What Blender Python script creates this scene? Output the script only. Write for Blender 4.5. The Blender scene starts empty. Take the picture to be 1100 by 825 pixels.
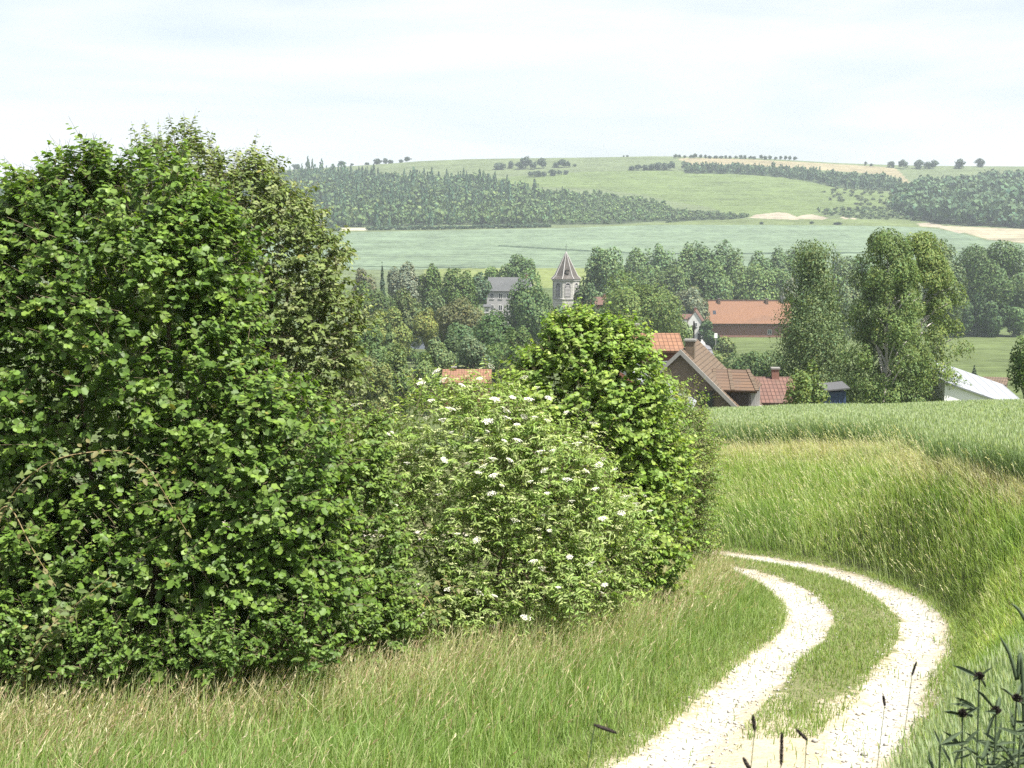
import bpy, math
import numpy as np

rng = np.random.default_rng(20240611)
PI = math.pi
scene = bpy.context.scene
COL = scene.collection

# ------------------------------------------------------------------ camera survey
FPX = 1500.0                      # focal length in photograph pixels (1100 wide)
V_H = 250.0                       # row of the true horizon
PITCH = math.atan((412.5 - V_H) / FPX)
CP, SP = math.cos(PITCH), math.sin(PITCH)


def at(u, v, Y):
    """world point at distance Y (metres north) seen along the sight line (u, v); the eye is at the origin"""
    up = (412.5 - v) / FPX
    d = np.array([(u - 550) / FPX, CP + up * SP, -SP + up * CP])
    return d * (Y / d[1])


def slope_of(v):
    return np.tan(np.arctan((412.5 - np.asarray(v, float)) / FPX) - PITCH)


def project(x, y, z):
    dep = y * CP - z * SP
    return 550 + FPX * x / dep, 412.5 - FPX * (y * SP + z * CP) / dep


# ------------------------------------------------------------------ terrain heights
TRACK = np.array([(-26, -30), (-14, -13), (-7.0, -3), (-3.6, 2), (-1.3, 5.5), (0.3, 8.2), (1.3, 10.1), (2.05, 11.6),
                  (2.66, 13.06), (3.36, 14.9), (4.0, 16.5), (4.58, 17.9), (4.98, 19.2), (5.26, 20.5), (5.42, 22.5), (5.33, 24.3),
                  (4.98, 25.8), (4.4, 27.0), (3.6, 28.2), (2.2, 29.4), (0, 31.0), (-4, 33.4), (-10, 36.5), (-20, 41), (-40, 49)], float)
# resample smoothly (Catmull-Rom)
def catmull(P, n=8):
    P = np.asarray(P, float)
    Q = np.vstack([2 * P[0] - P[1], P, 2 * P[-1] - P[-2]])
    out = []
    for i in range(1, len(Q) - 2):
        p0, p1, p2, p3 = Q[i - 1], Q[i], Q[i + 1], Q[i + 2]
        for k in range(n):
            t = k / n
            out.append(0.5 * (2 * p1 + (p2 - p0) * t + (2 * p0 - 5 * p1 + 4 * p2 - p3) * t * t + (3 * p1 - p0 - 3 * p2 + p3) * t ** 3))
    out.append(Q[-2])
    return np.array(out)


TR = catmull(TRACK, 4)


def track_dist(x, y):
    """signed distance to the track's middle, positive on its right-hand (field) side"""
    x = np.asarray(x, float); y = np.asarray(y, float)
    best = np.full(x.shape, 1e9); sgn = np.ones(x.shape); par = np.zeros(x.shape)
    for i in range(len(TR) - 1):
        ax, ay = TR[i]; bx, by = TR[i + 1]
        dx, dy = bx - ax, by - ay
        L2 = dx * dx + dy * dy
        t = np.clip(((x - ax) * dx + (y - ay) * dy) / L2, 0, 1)
        ex, ey = x - ax - t * dx, y - ay - t * dy
        d = np.hypot(ex, ey)
        m = d < best
        best = np.where(m, d, best)
        sgn = np.where(m, np.where(dx * ey - dy * ex <= 0, 1.0, -1.0), sgn)
        par = np.where(m, i + t, par)
    return best * sgn, par


def smooth(a, b, x):
    t = np.clip((np.asarray(x, float) - a) / (b - a), 0, 1)
    return t * t * (3 - 2 * t)


def table(pts, lo, hi, n, width):
    xs = np.linspace(lo, hi, n)
    p = np.array(pts, float)
    ys = np.interp(xs, p[:, 0], p[:, 1])
    k = np.exp(-0.5 * (np.arange(-3 * width, 3 * width + 1) / width) ** 2); k /= k.sum()
    ys = np.convolve(np.pad(ys, 3 * width, mode='reflect', reflect_type='odd'), k, 'valid')
    return xs, ys


far_pts = [(y, float(slope_of(v)) * y) for y, v in [(620, 298), (700, 281), (800, 261), (900, 245), (950, 238), (1050, 222), (1200, 200), (1350, 181), (1450, 168.5)]]
VAL = table([(-60, 2.5), (-20, -0.8), (0, -3.2), (35, -7.4), (50, -9.2), (70, -11.5), (100, -14.6), (150, -19), (250, -25), (330, -28.4), (400, -29.9), (450, -30.4), (530, -28)]
            + far_pts + [(1540, far_pts[-1][1] + 2), (1800, 72), (2500, 20), (3600, -40)], -60, 3600, 3661, 14)
VALN = table([(-60, 4.0), (0, -3.2), (35, -7.4), (50, -9.2), (70, -11.5), (90, -13.6)], -60, 90, 601, 6)
FLD = table([(-60, 2.2), (-6, -1.3), (0, -1.7), (9, -2.9), (16, -3.7), (22, -4.3), (27, -4.62), (33, -5.2), (40, -6.1), (52, -7.35), (56, -7.85), (60, -8.7), (70, -11.5), (90, -13.6)], -60, 90, 601, 8)
SKY_U = [-900, 0, 200, 320, 400, 450, 500, 600, 700, 800, 900, 960, 1100, 2000]
SKY_V = [202, 196, 188, 181, 175, 171.5, 170, 168.5, 167.5, 169, 174.5, 176, 177.5, 184]


def wob(x, y, s, seed):
    r = np.random.default_rng(seed)
    o = 0
    for k in range(5):
        a = r.uniform(0, 2 * PI); f = s * r.uniform(0.6, 1.7)
        o = o + np.sin((x * np.cos(a) + y * np.sin(a)) * f + r.uniform(0, 6.28))
    return o / 5


def height(x, y, want=False):
    x = np.asarray(x, float); y = np.asarray(y, float)
    A = np.where(y < 75, np.interp(y, *VALN), np.interp(y, *VAL))
    A = np.where((y > 70) & (y < 90), np.interp(y, *VALN) * (1 - smooth(70, 88, y)) + np.interp(y, *VAL) * smooth(70, 88, y), A)
    # skyline of the far hill
    yy = np.maximum(y, 1)
    u = 550 + FPX * x / yy
    dv = np.interp(u, SKY_U, SKY_V) - 168.0
    A = A - smooth(930, 1450, y) * dv / FPX * np.minimum(yy, 1560) * (y > 900)
    A = A + np.where(y > 900, wob(x, y, 0.02, 5) * 1.5 * smooth(900, 1100, y), 0)
    near = (y < 95) & (np.abs(x) < 90)
    d = np.full(x.shape, -50.0); par = np.zeros(x.shape)
    if near.any():
        dn, pn = track_dist(x[near], y[near])
        d[near] = dn; par[near] = pn
    F = np.interp(y, *FLD) + 1.45 * (np.clip(x / np.maximum(yy, 8), -0.3, 0.9) - 0.13) * np.clip(y / 52, 0, 1) * (1 - smooth(57, 70, y))
    yt = TR[np.clip(par.astype(int), 0, len(TR) - 1), 1]
    wd = 5.4 - 2.3 * smooth(16.5, 20.5, yt) + 3.9 * smooth(24.6, 28.6, yt)
    d0 = 1.75 - .45 * smooth(13, 18, yt)
    q = np.clip((d - d0) / (wd - d0), 0, 1)
    s = np.sin(q * PI / 2)
    s = s * smooth(-9, -1, np.where(y > 28, x, 5)) * (y < 95)
    Z = A + (F - A) * np.where(near, s, 0)
    # small verge lip and ruts, gentle roughness
    ad = np.abs(d)
    Z = Z + np.where(near, 0.10 * smooth(1.1, 1.8, ad) - 0.07 * np.exp(-((ad - 0.82) / 0.33) ** 2), 0)
    Z = Z + np.where(y < 120, wob(x, y, 1.1, 3) * 0.05 * smooth(1.3, 2.5, ad), 0)
    if want:
        return Z, d, q, par
    return Z


def hz(x, y):
    return float(height(np.array([x]), np.array([y]))[0])


# ------------------------------------------------------------------ scene helpers
def tag(o, label=None, cat=None, group=None, kind=None):
    if label: o['label'] = label
    if cat: o['category'] = cat
    if group: o['group'] = group
    if kind: o['kind'] = kind
    return o


def thing(name, label, cat, loc=(0, 0, 0), rz=0.0, group=None):
    o = bpy.data.objects.new(name, None)
    o.empty_display_size = 0.3
    COL.objects.link(o)
    o.location = [float(c) for c in loc]; o.rotation_euler = (0, 0, rz)
    return tag(o, label, cat, group)


def mesh_np(name, V, faces, mat=None, cols=None, attrs=None):
    """faces: list of (m,k) int arrays"""
    V = np.asarray(V, np.float32)
    me = bpy.data.meshes.new(name)
    me.vertices.add(len(V)); me.vertices.foreach_set('co', V.ravel())
    faces = [np.asarray(f, np.int32) for f in faces if len(f)]
    loops = np.concatenate([f.ravel() for f in faces])
    tot = np.concatenate([np.full(len(f), f.shape[1], np.int32) for f in faces])
    start = np.concatenate([[0], np.cumsum(tot)[:-1]]).astype(np.int32)
    me.loops.add(len(loops)); me.loops.foreach_set('vertex_index', loops)
    me.polygons.add(len(tot)); me.polygons.foreach_set('loop_start', start)
    if cols is not None:
        c = np.ones((len(V), 4), np.float32); c[:, :3] = cols
        a = me.color_attributes.new('tint', 'FLOAT_COLOR', 'POINT')
        a.data.foreach_set('color', c.ravel())
    for k, arr in (attrs or {}).items():
        a = me.attributes.new(k, 'FLOAT', 'POINT'); a.data.foreach_set('value', np.asarray(arr, np.float32))
    me.update(calc_edges=True)
    if mat: me.materials.append(mat)
    return me


def link(name, me, parent=None, loc=None):
    o = bpy.data.objects.new(name, me)
    COL.objects.link(o)
    if parent is not None: o.parent = parent
    if loc is not None: o.location = loc
    return o


class Acc:
    """collects uniform quads with colours"""
    def __init__(s): s.V = []; s.F = []; s.C = []; s.n = 0
    def add(s, V, Q, C):
        V = np.asarray(V, np.float32).reshape(-1, 3)
        s.V.append(V); s.F.append(np.asarray(Q, np.int64) + s.n); s.n += len(V)
        C = np.asarray(C, np.float32)
        s.C.append(np.broadcast_to(C, (len(V), 3)) if C.ndim == 1 else C)
    def mesh(s, name, mat):
        return mesh_np(name, np.concatenate(s.V), [np.concatenate(s.F)], mat, np.concatenate(s.C))


LEAF_POINT = (np.array([(0, 0, 0), (1, 0, -.12), (.28, .30, .07), (.66, .24, .02), (.28, -.30, .07), (.66, -.24, .02)]), np.array([(0, 2, 3, 1), (0, 1, 5, 4)]))
LEAF_ROUND = (np.array([(0, 0, 0), (1, 0, -.10), (.14, .38, .07), (.72, .40, .0), (.14, -.38, .07), (.72, -.40, .0)]), np.array([(0, 2, 3, 1), (0, 1, 5, 4)]))
LEAF_NARROW = (np.array([(0, 0, 0), (1, 0, -.18), (.3, .075, .03), (.68, .06, -.02), (.3, -.075, .03), (.68, -.06, -.02)]), np.array([(0, 2, 3, 1), (0, 1, 5, 4)]))
LEAF_SLIM = (np.array([(0, 0, 0), (1, 0, -.22), (.3, .15, .04), (.68, .12, -.03), (.3, -.15, .04), (.68, -.12, -.03)]), np.array([(0, 2, 3, 1), (0, 1, 5, 4)]))
CARD = (np.array([(-.5, 0, 0), (-.05, .42, .06), (.5, 0, 0), (.05, -.42, .06)]), np.array([(0, 1, 2, 3)]))
CARD_LONG = (np.array([(-.5, 0, 0), (-.05, .26, .06), (.5, 0, 0), (.05, -.26, .06)]), np.array([(0, 1, 2, 3)]))


def unit(a):
    return a / np.maximum(np.linalg.norm(a, axis=-1, keepdims=True), 1e-9)


def place(P, N, T, S, tmpl):
    """leaf template instances -> verts, quads"""
    pts, q = tmpl
    N = unit(N); T = unit(T - N * np.sum(T * N, 1, keepdims=True)); B = np.cross(N, T)
    V = P[:, None, :] + S[:, None, None] * (pts[None, :, 0, None] * T[:, None, :] + pts[None, :, 1, None] * B[:, None, :] + pts[None, :, 2, None] * N[:, None, :])
    n, k = len(P), len(pts)
    Q = (q[None, :, :] + (np.arange(n) * k)[:, None, None]).reshape(-1, 4)
    return V.reshape(-1, 3), Q, k


def tube(P, R, sides=6):
    P = np.asarray(P, float); R = np.asarray(R, float)
    n = len(P)
    T = np.gradient(P, axis=0); T = unit(T)
    ref = np.where(np.abs(T[:, 2:3]) > .9, np.array([[1., 0, 0]]), np.array([[0, 0, 1.]]))
    A = unit(np.cross(T, ref)); B = np.cross(T, A)
    for i in range(1, n):
        if np.dot(A[i], A[i - 1]) < 0: A[i] = -A[i]; B[i] = -B[i]
    a = np.arange(sides) * 2 * PI / sides
    V = P[:, None, :] + R[:, None, None] * (np.cos(a)[None, :, None] * A[:, None, :] + np.sin(a)[None, :, None] * B[:, None, :])
    i = np.arange(n - 1)[:, None]; j = np.arange(sides)[None, :]
    q = np.stack([i * sides + j, i * sides + (j + 1) % sides, (i + 1) * sides + (j + 1) % sides, (i + 1) * sides + j], -1).reshape(-1, 4)
    return V.reshape(-1, 3), q


def ribbons(P0, P1, r0, r1):
    """many straight three-sided twigs at once"""
    T = unit(P1 - P0)
    ref = np.where(np.abs(T[:, 2:3]) > .9, np.array([[1., 0, 0]]), np.array([[0, 0, 1.]]))
    A = unit(np.cross(T, ref)); B = np.cross(T, A)
    a = np.arange(3) * 2 * PI / 3
    ring = np.cos(a)[None, :, None] * A[:, None, :] + np.sin(a)[None, :, None] * B[:, None, :]
    V = np.concatenate([P0[:, None, :] + r0 * ring, P1[:, None, :] + r1 * ring], 1)
    q = np.array([(0, 1, 4, 3), (1, 2, 5, 4), (2, 0, 3, 5)])
    Q = (q[None] + (np.arange(len(P0)) * 6)[:, None, None]).reshape(-1, 4)
    return V.reshape(-1, 3), Q

# ------------------------------------------------------------------ materials
class NT:
    def __init__(s, name):
        s.m = bpy.data.materials.new(name); s.m.use_nodes = True
        s.t = s.m.node_tree; s.t.nodes.clear()
        s.out = s.n('ShaderNodeOutputMaterial')
    def n(s, typ, **kw):
        nd = s.t.nodes.new(typ)
        for k, v in kw.items():
            if k.startswith('i_'):
                key = k[2:]
                nd.inputs[int(key) if key.isdigit() else key].default_value = v
            else: setattr(nd, k, v)
        return nd
    def l(s, a, b): s.t.links.new(a, b)
    def math(s, op, a, b=None, clamp=False):
        nd = s.n('ShaderNodeMath', operation=op); nd.use_clamp = clamp
        for i, v in enumerate((a, b)):
            if v is None: continue
            if isinstance(v, (int, float)): nd.inputs[i].default_value = v
            else: s.l(v, nd.inputs[i])
        return nd.outputs[0]
    def mix(s, f, a, b, mode='MIX'):
        nd = s.n('ShaderNodeMix', data_type='RGBA', blend_type=mode)
        for sock, v in ((nd.inputs[0], f), (nd.inputs[6], a), (nd.inputs[7], b)):
            if isinstance(v, (int, float)): sock.default_value = v
            elif isinstance(v, tuple): sock.default_value = (*v, 1) if len(v) == 3 else v
            else: s.l(v, sock)
        return nd.outputs[2]
    def noise(s, scale, detail=4, rough=.55, vec=None, dim='3D'):
        nd = s.n('ShaderNodeTexNoise', noise_dimensions=dim)
        nd.inputs['Scale'].default_value = scale; nd.inputs['Detail'].default_value = detail; nd.inputs['Roughness'].default_value = rough
        if vec is not None: s.l(vec, nd.inputs['Vector'])
        return nd.outputs[0]
    def ramp(s, f, stops):
        nd = s.n('ShaderNodeValToRGB')
        e = nd.color_ramp.elements
        while len(e) < len(stops): e.new(0.5)
        for i, (p, c) in enumerate(stops):
            e[i].position = p; e[i].color = (*c, 1) if len(c) == 3 else c
        s.l(f, nd.inputs[0])
        return nd.outputs[0]
    def maprange(s, v, a, b, c=0., d=1.):
        nd = s.n('ShaderNodeMapRange'); nd.clamp = True
        s.l(v, nd.inputs[0])
        for i, k in enumerate((a, b, c, d)): nd.inputs[i + 1].default_value = k
        return nd.outputs[0]
    def pbr(s, col, rough=.8, spec=.3, bump=None, bdist=.02, bstr=.5, metal=0.):
        b = s.n('ShaderNodeBsdfPrincipled')
        if isinstance(col, tuple): b.inputs['Base Color'].default_value = (*col, 1)
        else: s.l(col, b.inputs['Base Color'])
        b.inputs['Roughness'].default_value = rough; b.inputs['Specular IOR Level'].default_value = spec; b.inputs['Metallic'].default_value = metal
        if bump is not None:
            bp = s.n('ShaderNodeBump'); bp.inputs['Distance'].default_value = bdist; bp.inputs['Strength'].default_value = bstr
            s.l(bump, bp.inputs['Height']); s.l(bp.outputs[0], b.inputs['Normal'])
        return b.outputs[0]
    def done(s, sh):
        s.l(sh, s.out.inputs['Surface']); return s.m


def leaf_material(name, rough=.45, spec=.35, trans=.28, tinted=False, var=.0):
    """leaves and blades: colour from the per-leaf attribute (times the object's own colour when shared between trees)"""
    k = NT(name)
    c = k.n('ShaderNodeAttribute', attribute_name='tint').outputs['Color']
    if tinted:
        oi = k.n('ShaderNodeObjectInfo')
        c = k.mix(1.0, c, oi.outputs['Color'], 'MULTIPLY')
    b = k.pbr(c, rough, spec)
    t = k.n('ShaderNodeBsdfTranslucent')
    tc = k.mix(1.0, c, (1.25, 1.3, .55), 'MULTIPLY')
    k.l(tc, t.inputs[0])
    mx = k.n('ShaderNodeMixShader'); mx.inputs[0].default_value = trans
    k.l(b, mx.inputs[1]); k.l(t.outputs[0], mx.inputs[2])
    return k.done(mx.outputs[0])


M = {}
M['leaf'] = leaf_material('broad_leaf', .48, .28, .36)
M['leaf_matt'] = leaf_material('matt_leaf', .6, .3, .28)
M['blade'] = leaf_material('grass_blade', .55, .25, .45)
M['crown'] = leaf_material('village_tree_leaf', .6, .25, .22, tinted=True)
M['wood_far'] = leaf_material('far_wood_leaf', .7, .15, .12)


def bark(name, c1, c2, scale=9):
    k = NT(name)
    v = k.n('ShaderNodeTexCoord').outputs['Object']
    mp = k.n('ShaderNodeMapping'); mp.inputs['Scale'].default_value = (1, 1, .3); k.l(v, mp.inputs[0])
    n = k.noise(scale, 5, .65, mp.outputs[0])
    return k.done(k.pbr(k.ramp(n, [(.35, c1), (.65, c2)]), .9, .15, n, .03, .6))


M['bark'] = bark('brown_bark', (.035, .026, .018), (.13, .10, .07))
M['twig'] = bark('grey_twig_bark', (.07, .055, .035), (.22, .18, .12), 14)
M['birch'] = bark('white_birch_bark', (.25, .23, .21), (.78, .75, .70), 2.2)
M['bramble'] = bark('dry_bramble_stem', (.16, .12, .06), (.34, .26, .14), 20)


def brick(name, c1, c2, mortar, sc=1.0, bw=.22, bh=.07):
    k = NT(name)
    s = k.n('ShaderNodeSeparateXYZ'); k.l(k.n('ShaderNodeTexCoord').outputs['Object'], s.inputs[0])
    cb = k.n('ShaderNodeCombineXYZ'); k.l(k.math('ADD', s.outputs[0], s.outputs[1]), cb.inputs[0]); k.l(s.outputs[2], cb.inputs[1])
    b = k.n('ShaderNodeTexBrick'); k.l(cb.outputs[0], b.inputs[0])
    b.inputs['Color1'].default_value = (*c1, 1); b.inputs['Color2'].default_value = (*c2, 1); b.inputs['Mortar'].default_value = (*mortar, 1)
    b.inputs['Scale'].default_value = sc; b.inputs['Brick Width'].default_value = bw; b.inputs['Row Height'].default_value = bh; b.inputs['Mortar Size'].default_value = .008
    n = k.noise(.9, 5)
    c = k.mix(k.maprange(n, .35, .7, 0, .55), b.outputs[0], tuple(.6 * x for x in c2))
    return k.done(k.pbr(c, .9, .15, b.outputs['Fac'], -.01, .4))


def tiles(name, c1, c2, c3, row=.30, colw=.24, kz=1.9, weather=(.10, .08, .06)):
    """clay or slate roof covering: rows up the slope, columns along the ridge, patchy weathering"""
    k = NT(name)
    s = k.n('ShaderNodeSeparateXYZ'); k.l(k.n('ShaderNodeTexCoord').outputs['Object'], s.inputs[0])
    cb = k.n('ShaderNodeCombineXYZ'); k.l(s.outputs[0], cb.inputs[0]); k.l(k.math('MULTIPLY', s.outputs[2], kz), cb.inputs[1])
    b = k.n('ShaderNodeTexBrick'); k.l(cb.outputs[0], b.inputs[0]); b.offset = 0.0
    b.inputs['Color1'].default_value = (*c1, 1); b.inputs['Color2'].default_value = (*c2, 1); b.inputs['Mortar'].default_value = tuple(.45 * x for x in c2) + (1,)
    b.inputs['Scale'].default_value = 1; b.inputs['Brick Width'].default_value = colw; b.inputs['Row Height'].default_value = row; b.inputs['Mortar Size'].default_value = .022
    n = k.noise(.8, 6, .6); n2 = k.noise(3.1, 4)
    c = k.mix(k.maprange(n, .42, .68, 0, .6), b.outputs[0], c3)
    c = k.mix(k.maprange(n2, .55, .75, 0, .5), c, weather)
    return k.done(k.pbr(c, .8, .2, b.outputs['Fac'], -.03, .7))


def plain(name, c, rough=.7, spec=.3, var=.25, scale=2.0, metal=0.):
    k = NT(name)
    n = k.noise(scale, 5, .6)
    return k.done(k.pbr(k.mix(k.maprange(n, .3, .7), tuple(x * (1 - var) for x in c), c), rough, spec, n, .01, .2, metal))


def stone(name, c1, c2, c3):
    k = NT(name)
    s = k.n('ShaderNodeSeparateXYZ'); k.l(k.n('ShaderNodeTexCoord').outputs['Object'], s.inputs[0])
    cb = k.n('ShaderNodeCombineXYZ'); k.l(k.math('ADD', s.outputs[0], s.outputs[1]), cb.inputs[0]); k.l(s.outputs[2], cb.inputs[1])
    b = k.n('ShaderNodeTexBrick'); k.l(cb.outputs[0], b.inputs[0])
    b.inputs['Color1'].default_value = (*c1, 1); b.inputs['Color2'].default_value = (*c2, 1); b.inputs['Mortar'].default_value = (*c3, 1)
    b.inputs['Scale'].default_value = 1; b.inputs['Brick Width'].default_value = .9; b.inputs['Row Height'].default_value = .42; b.inputs['Mortar Size'].default_value = .03
    n = k.noise(.55, 6, .65)
    c = k.mix(k.maprange(n, .45, .65, 0, .75), b.outputs[0], c3)
    return k.done(k.pbr(c, .9, .1, n, .05, .3))


M['brick_brown'] = brick('brown_brick', (.175, .135, .095), (.13, .10, .072), (.16, .14, .115))
M['brick_red'] = brick('red_brick', (0.216, 0.08, 0.052), (0.16, 0.06, 0.04), (0.176, 0.128, 0.104))
M['brick_pink'] = brick('dull_red_brick', (.25, .125, .095), (.20, .095, .07), (.2, .15, .125))
M['tile_orange'] = tiles('orange_clay_tile', (.23, .125, .075), (.19, .10, .062), (.17, .10, .07), .36, .3, 1.9, (.13, .08, .055))
M['tile_brown'] = tiles('brown_clay_tile', (.140, .102, .070), (.110, .080, .056), (.112, .088, .066))
M['tile_dark'] = tiles('dark_concrete_tile', (.135, .085, .055), (.10, .065, .045), (.12, .09, .07), .3, .3, 2.4, (.07, .06, .05))
M['tile_red'] = tiles('red_pantile', (.155, .088, .068), (.122, .07, .056), (.12, .075, .063))
M['slate'] = tiles('grey_slate', (.105, .11, .112), (.085, .09, .092), (.13, .133, .132), .25, .3, 1.6, (.08, .08, .078))
M['spire_tile'] = tiles('brown_spire_tile', (.100, .088, .078), (.08, .072, .064), (.13, .12, .11), .3, .25, 1.1, (.19, .185, .175))
M['stone'] = stone('weathered_white_stone', (.46, .445, .415), (.38, .37, .34), (.21, .205, .19))
M['stone_rib'] = plain('pale_stone_rib', (.36, .35, .335), .85, .2, .3)
M['render_white'] = plain('white_render', (0.624, 0.616, 0.592), .8, .2, .12, .6)
M['render_grey'] = plain('greyish_white_render', (0.368, 0.36, 0.36), .85, .2, .25, .7)
M['paint_white'] = plain('white_paint', (.8, .8, .78), .45, .4, .08)
M['paint_grey'] = plain('grey_paint', (.30, .29, .28), .6, .3, .2)
M['paint_dark'] = plain('dark_brown_paint', (.05, .04, .035), .6, .3, .2)
M['glass'] = plain('dark_window_glass', (.03, .035, .045), .12, .6, .1)
M['louver'] = plain('dark_louver', (.05, .05, .06), .7, .2, .2)
M['metal_white'] = plain('white_metal_sheet', (.26, .275, .295), .4, .4, .08, .4)
M['metal_blue'] = plain('blue_metal_cladding', (.035, .06, .13), .5, .4, .2, .6)
M['metal_grey'] = plain('grey_metal_sheet', (0.096, 0.096, 0.1), .5, .4, .2, .6)
M['metal_bluegrey'] = plain('blue_grey_sheet', (.17, .19, .24), .5, .4, .2, .6)
M['iron'] = plain('dark_iron', (.03, .03, .03), .6, .4, .2)
M['concrete'] = plain('grey_concrete', (0.24, 0.232, 0.216), .85, .2, .2)


def ground_material():
    k = NT('meadow_and_fields')
    c = k.n('ShaderNodeAttribute', attribute_name='tint').outputs['Color']
    v = k.n('ShaderNodeTexCoord').outputs['Object']
    n1 = k.noise(.035, 6, .6, v); n2 = k.noise(.22, 5, .6, v); n3 = k.noise(4.0, 4, .6, v)
    mp = k.n('ShaderNodeMapping'); mp.inputs['Scale'].default_value = (.006, .16, .02); mp.inputs['Rotation'].default_value = (0, 0, .10); k.l(v, mp.inputs[0])
    n4 = k.noise(1, 4, .6, mp.outputs[0])
    g = k.math('ADD', k.maprange(n1, .3, .7, .40, .60), k.maprange(n2, .3, .7, -.13, .13))
    g = k.math('ADD', g, k.maprange(n3, .3, .7, -.12, .12))
    g = k.math('ADD', g, k.maprange(n4, .35, .65, -.07, .07))
    cc = k.n('ShaderNodeVectorMath', operation='SCALE'); k.l(c, cc.inputs[0]); k.l(g, cc.inputs['Scale'])
    hue = k.mix(k.maprange(n2, .45, .7, 0, .16), cc.outputs[0], (.12, .15, .055))
    return k.done(k.pbr(hue, .95, .08, n3, .05, .4))


def track_material():
    """chalk ruts with a grassy middle: which is which follows the distance from the track's middle line"""
    k = NT('chalk_track')
    v = k.n('ShaderNodeTexCoord').outputs['Object']
    d = k.n('ShaderNodeAttribute', attribute_name='across').outputs['Fac']
    w = k.n('ShaderNodeAttribute', attribute_name='worn').outputs['Fac']
    n1 = k.noise(2.2, 6, .7, v); n2 = k.noise(11, 5, .7, v); n3 = k.noise(34, 4, .7, v); n4 = k.noise(.9, 4, .6, v)
    ad = k.math('ABSOLUTE', d)
    jit = k.math('ADD', k.maprange(n1, .25, .75, -.22, .22), k.maprange(n2, .25, .75, -.12, .12))
    adj = k.math('ADD', ad, jit)
    inner = k.maprange(k.math('ADD', adj, k.math('MULTIPLY', k.math('MULTIPLY', w, .75), k.maprange(n4, .30, .48))), .38, .50)
    outer = k.maprange(adj, 1.30, 1.10)
    chalk = k.math('MULTIPLY', inner, outer)
    crumbs = k.maprange(n3, .56, .66)
    white = k.ramp(n2, [(.25, (.26, .24, .20)), (.45, (.40, .395, .37)), (.75, (.49, .49, .47))])
    white = k.mix(k.maprange(n4, .42, .7, 0, .6), white, (.36, .30, .20))
    n5 = k.noise(17, 3, .6, v); n6 = k.noise(5.5, 5, .75, v)
    white = k.mix(k.maprange(n6, .52, .66, 0, .55), white, (.30, .25, .17))
    white = k.mix(k.math('MULTIPLY', k.maprange(n5, .55, .64), .75), white, (.20, .17, .12))
    white = k.mix(k.math('MULTIPLY', crumbs, .75), white, (.14, .12, .08))
    rim = k.maprange(adj, .92, 1.15); rim2 = k.maprange(adj, .62, .45)
    white = k.mix(k.math('MULTIPLY', k.math('MAXIMUM', rim, rim2), .6), white, (.33, .27, .17))
    soil = k.ramp(n2, [(.3, (.10, .115, .05)), (.7, (.19, .18, .10))])
    c = k.mix(chalk, soil, white)
    bump = k.math('ADD', n2, k.math('MULTIPLY', n3, .5))
    return k.done(k.pbr(c, .95, .08, bump, .03, .6))


M['ground'] = ground_material()
M['track'] = track_material()
M['road'] = plain('grey_asphalt_road', (.16, .16, .17), .85, .2, .15, .5)
M['flower'] = plain('cream_flower', (.78, .77, .66), .7, .2, .12, 30)

# ------------------------------------------------------------------ ground sheet
def inside(u, v, poly):
    poly = np.asarray(poly, float)
    r = np.zeros(u.shape, bool)
    j = len(poly) - 1
    for i in range(len(poly)):
        xi, yi = poly[i]; xj, yj = poly[j]
        c = ((yi > v) != (yj > v))
        with np.errstate(divide='ignore', invalid='ignore'):
            c &= u < (xj - xi) * (v - yi) / (yj - yi + 1e-12) + xi
        r ^= c; j = i
    return r


# outlines of fields and woods as surveyed bearings (column, row); always laid on the terrain itself
FAR_WHEAT = [(-600, 262), (200, 254), (350, 250), (500, 247), (600, 245), (700, 241.5), (760, 241), (800, 241.5), (880, 242), (960, 243), (1000, 245), (1030, 250), (1060, 258), (1100, 262), (1700, 272), (1700, 287), (1100, 287), (650, 289), (480, 289), (300, 291), (-600, 296)]
STRIPE = [(455, 289), (520, 288), (620, 288), (660, 287.5), (660, 305), (455, 305)]
GREEN_STRIP = [(600, 245), (700, 240), (760, 236.5), (800, 235), (900, 235), (990, 237), (1000, 245), (960, 243), (880, 242), (800, 241.5), (700, 241.5)]
STRAW = [(1012, 242.5), (1100, 246), (1700, 258), (1700, 275), (1100, 261), (1062, 257.5), (1036, 250)]
CHALK_PATH = [(985, 240), (1000, 239), (1012, 242), (1036, 250), (1030, 250.5), (1008, 244.5), (988, 243)]
TAN = [(728, 170.6), (735, 169.6), (760, 169.6), (800, 171), (860, 174), (900, 176.5), (945, 179), (962, 181), (968, 186), (978, 197), (972, 197), (962, 190), (950, 187.5), (900, 184), (850, 180.5), (790, 177.5), (740, 176.5)]
QUARRY = [(804, 234), (812, 230.5), (822, 229.5), (836, 228), (846, 229), (857, 233.2), (862, 231), (872, 230.3), (890, 234), (884, 236), (862, 235), (855, 236), (830, 235.3)]
QUARRY2 = [(902, 233), (907, 232.6), (912, 235), (908, 235.6)]
QUARRY3 = [(912, 233.4), (916, 233.2), (920, 235.4), (916, 235.8)]
MEADOW = [(530, 192), (560, 189), (640, 184), (700, 183), (740, 184), (800, 187), (850, 190), (900, 199), (960, 208), (970, 222), (960, 232), (800, 234), (780, 229), (760, 222), (720, 216), (690, 209), (640, 203), (560, 200)]
WOOD_L = [(-500, 206.5), (-100, 205.5), (200, 197.5), (310, 190.5), (330, 187.5), (350, 187.5), (372, 188.5), (378, 190.5), (400, 193.5), (412, 194.5), (440, 193.5), (470, 195.5), (500, 194.5), (528, 195.5), (535, 200.5), (560, 207.6), (600, 209.8), (640, 208), (660, 211), (690, 215), (720, 221), (720, 240), (738, 228.5), (742, 235.5), (660, 241), (600, 241.5), (500, 241.5), (350, 245), (-500, 256)]
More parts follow.
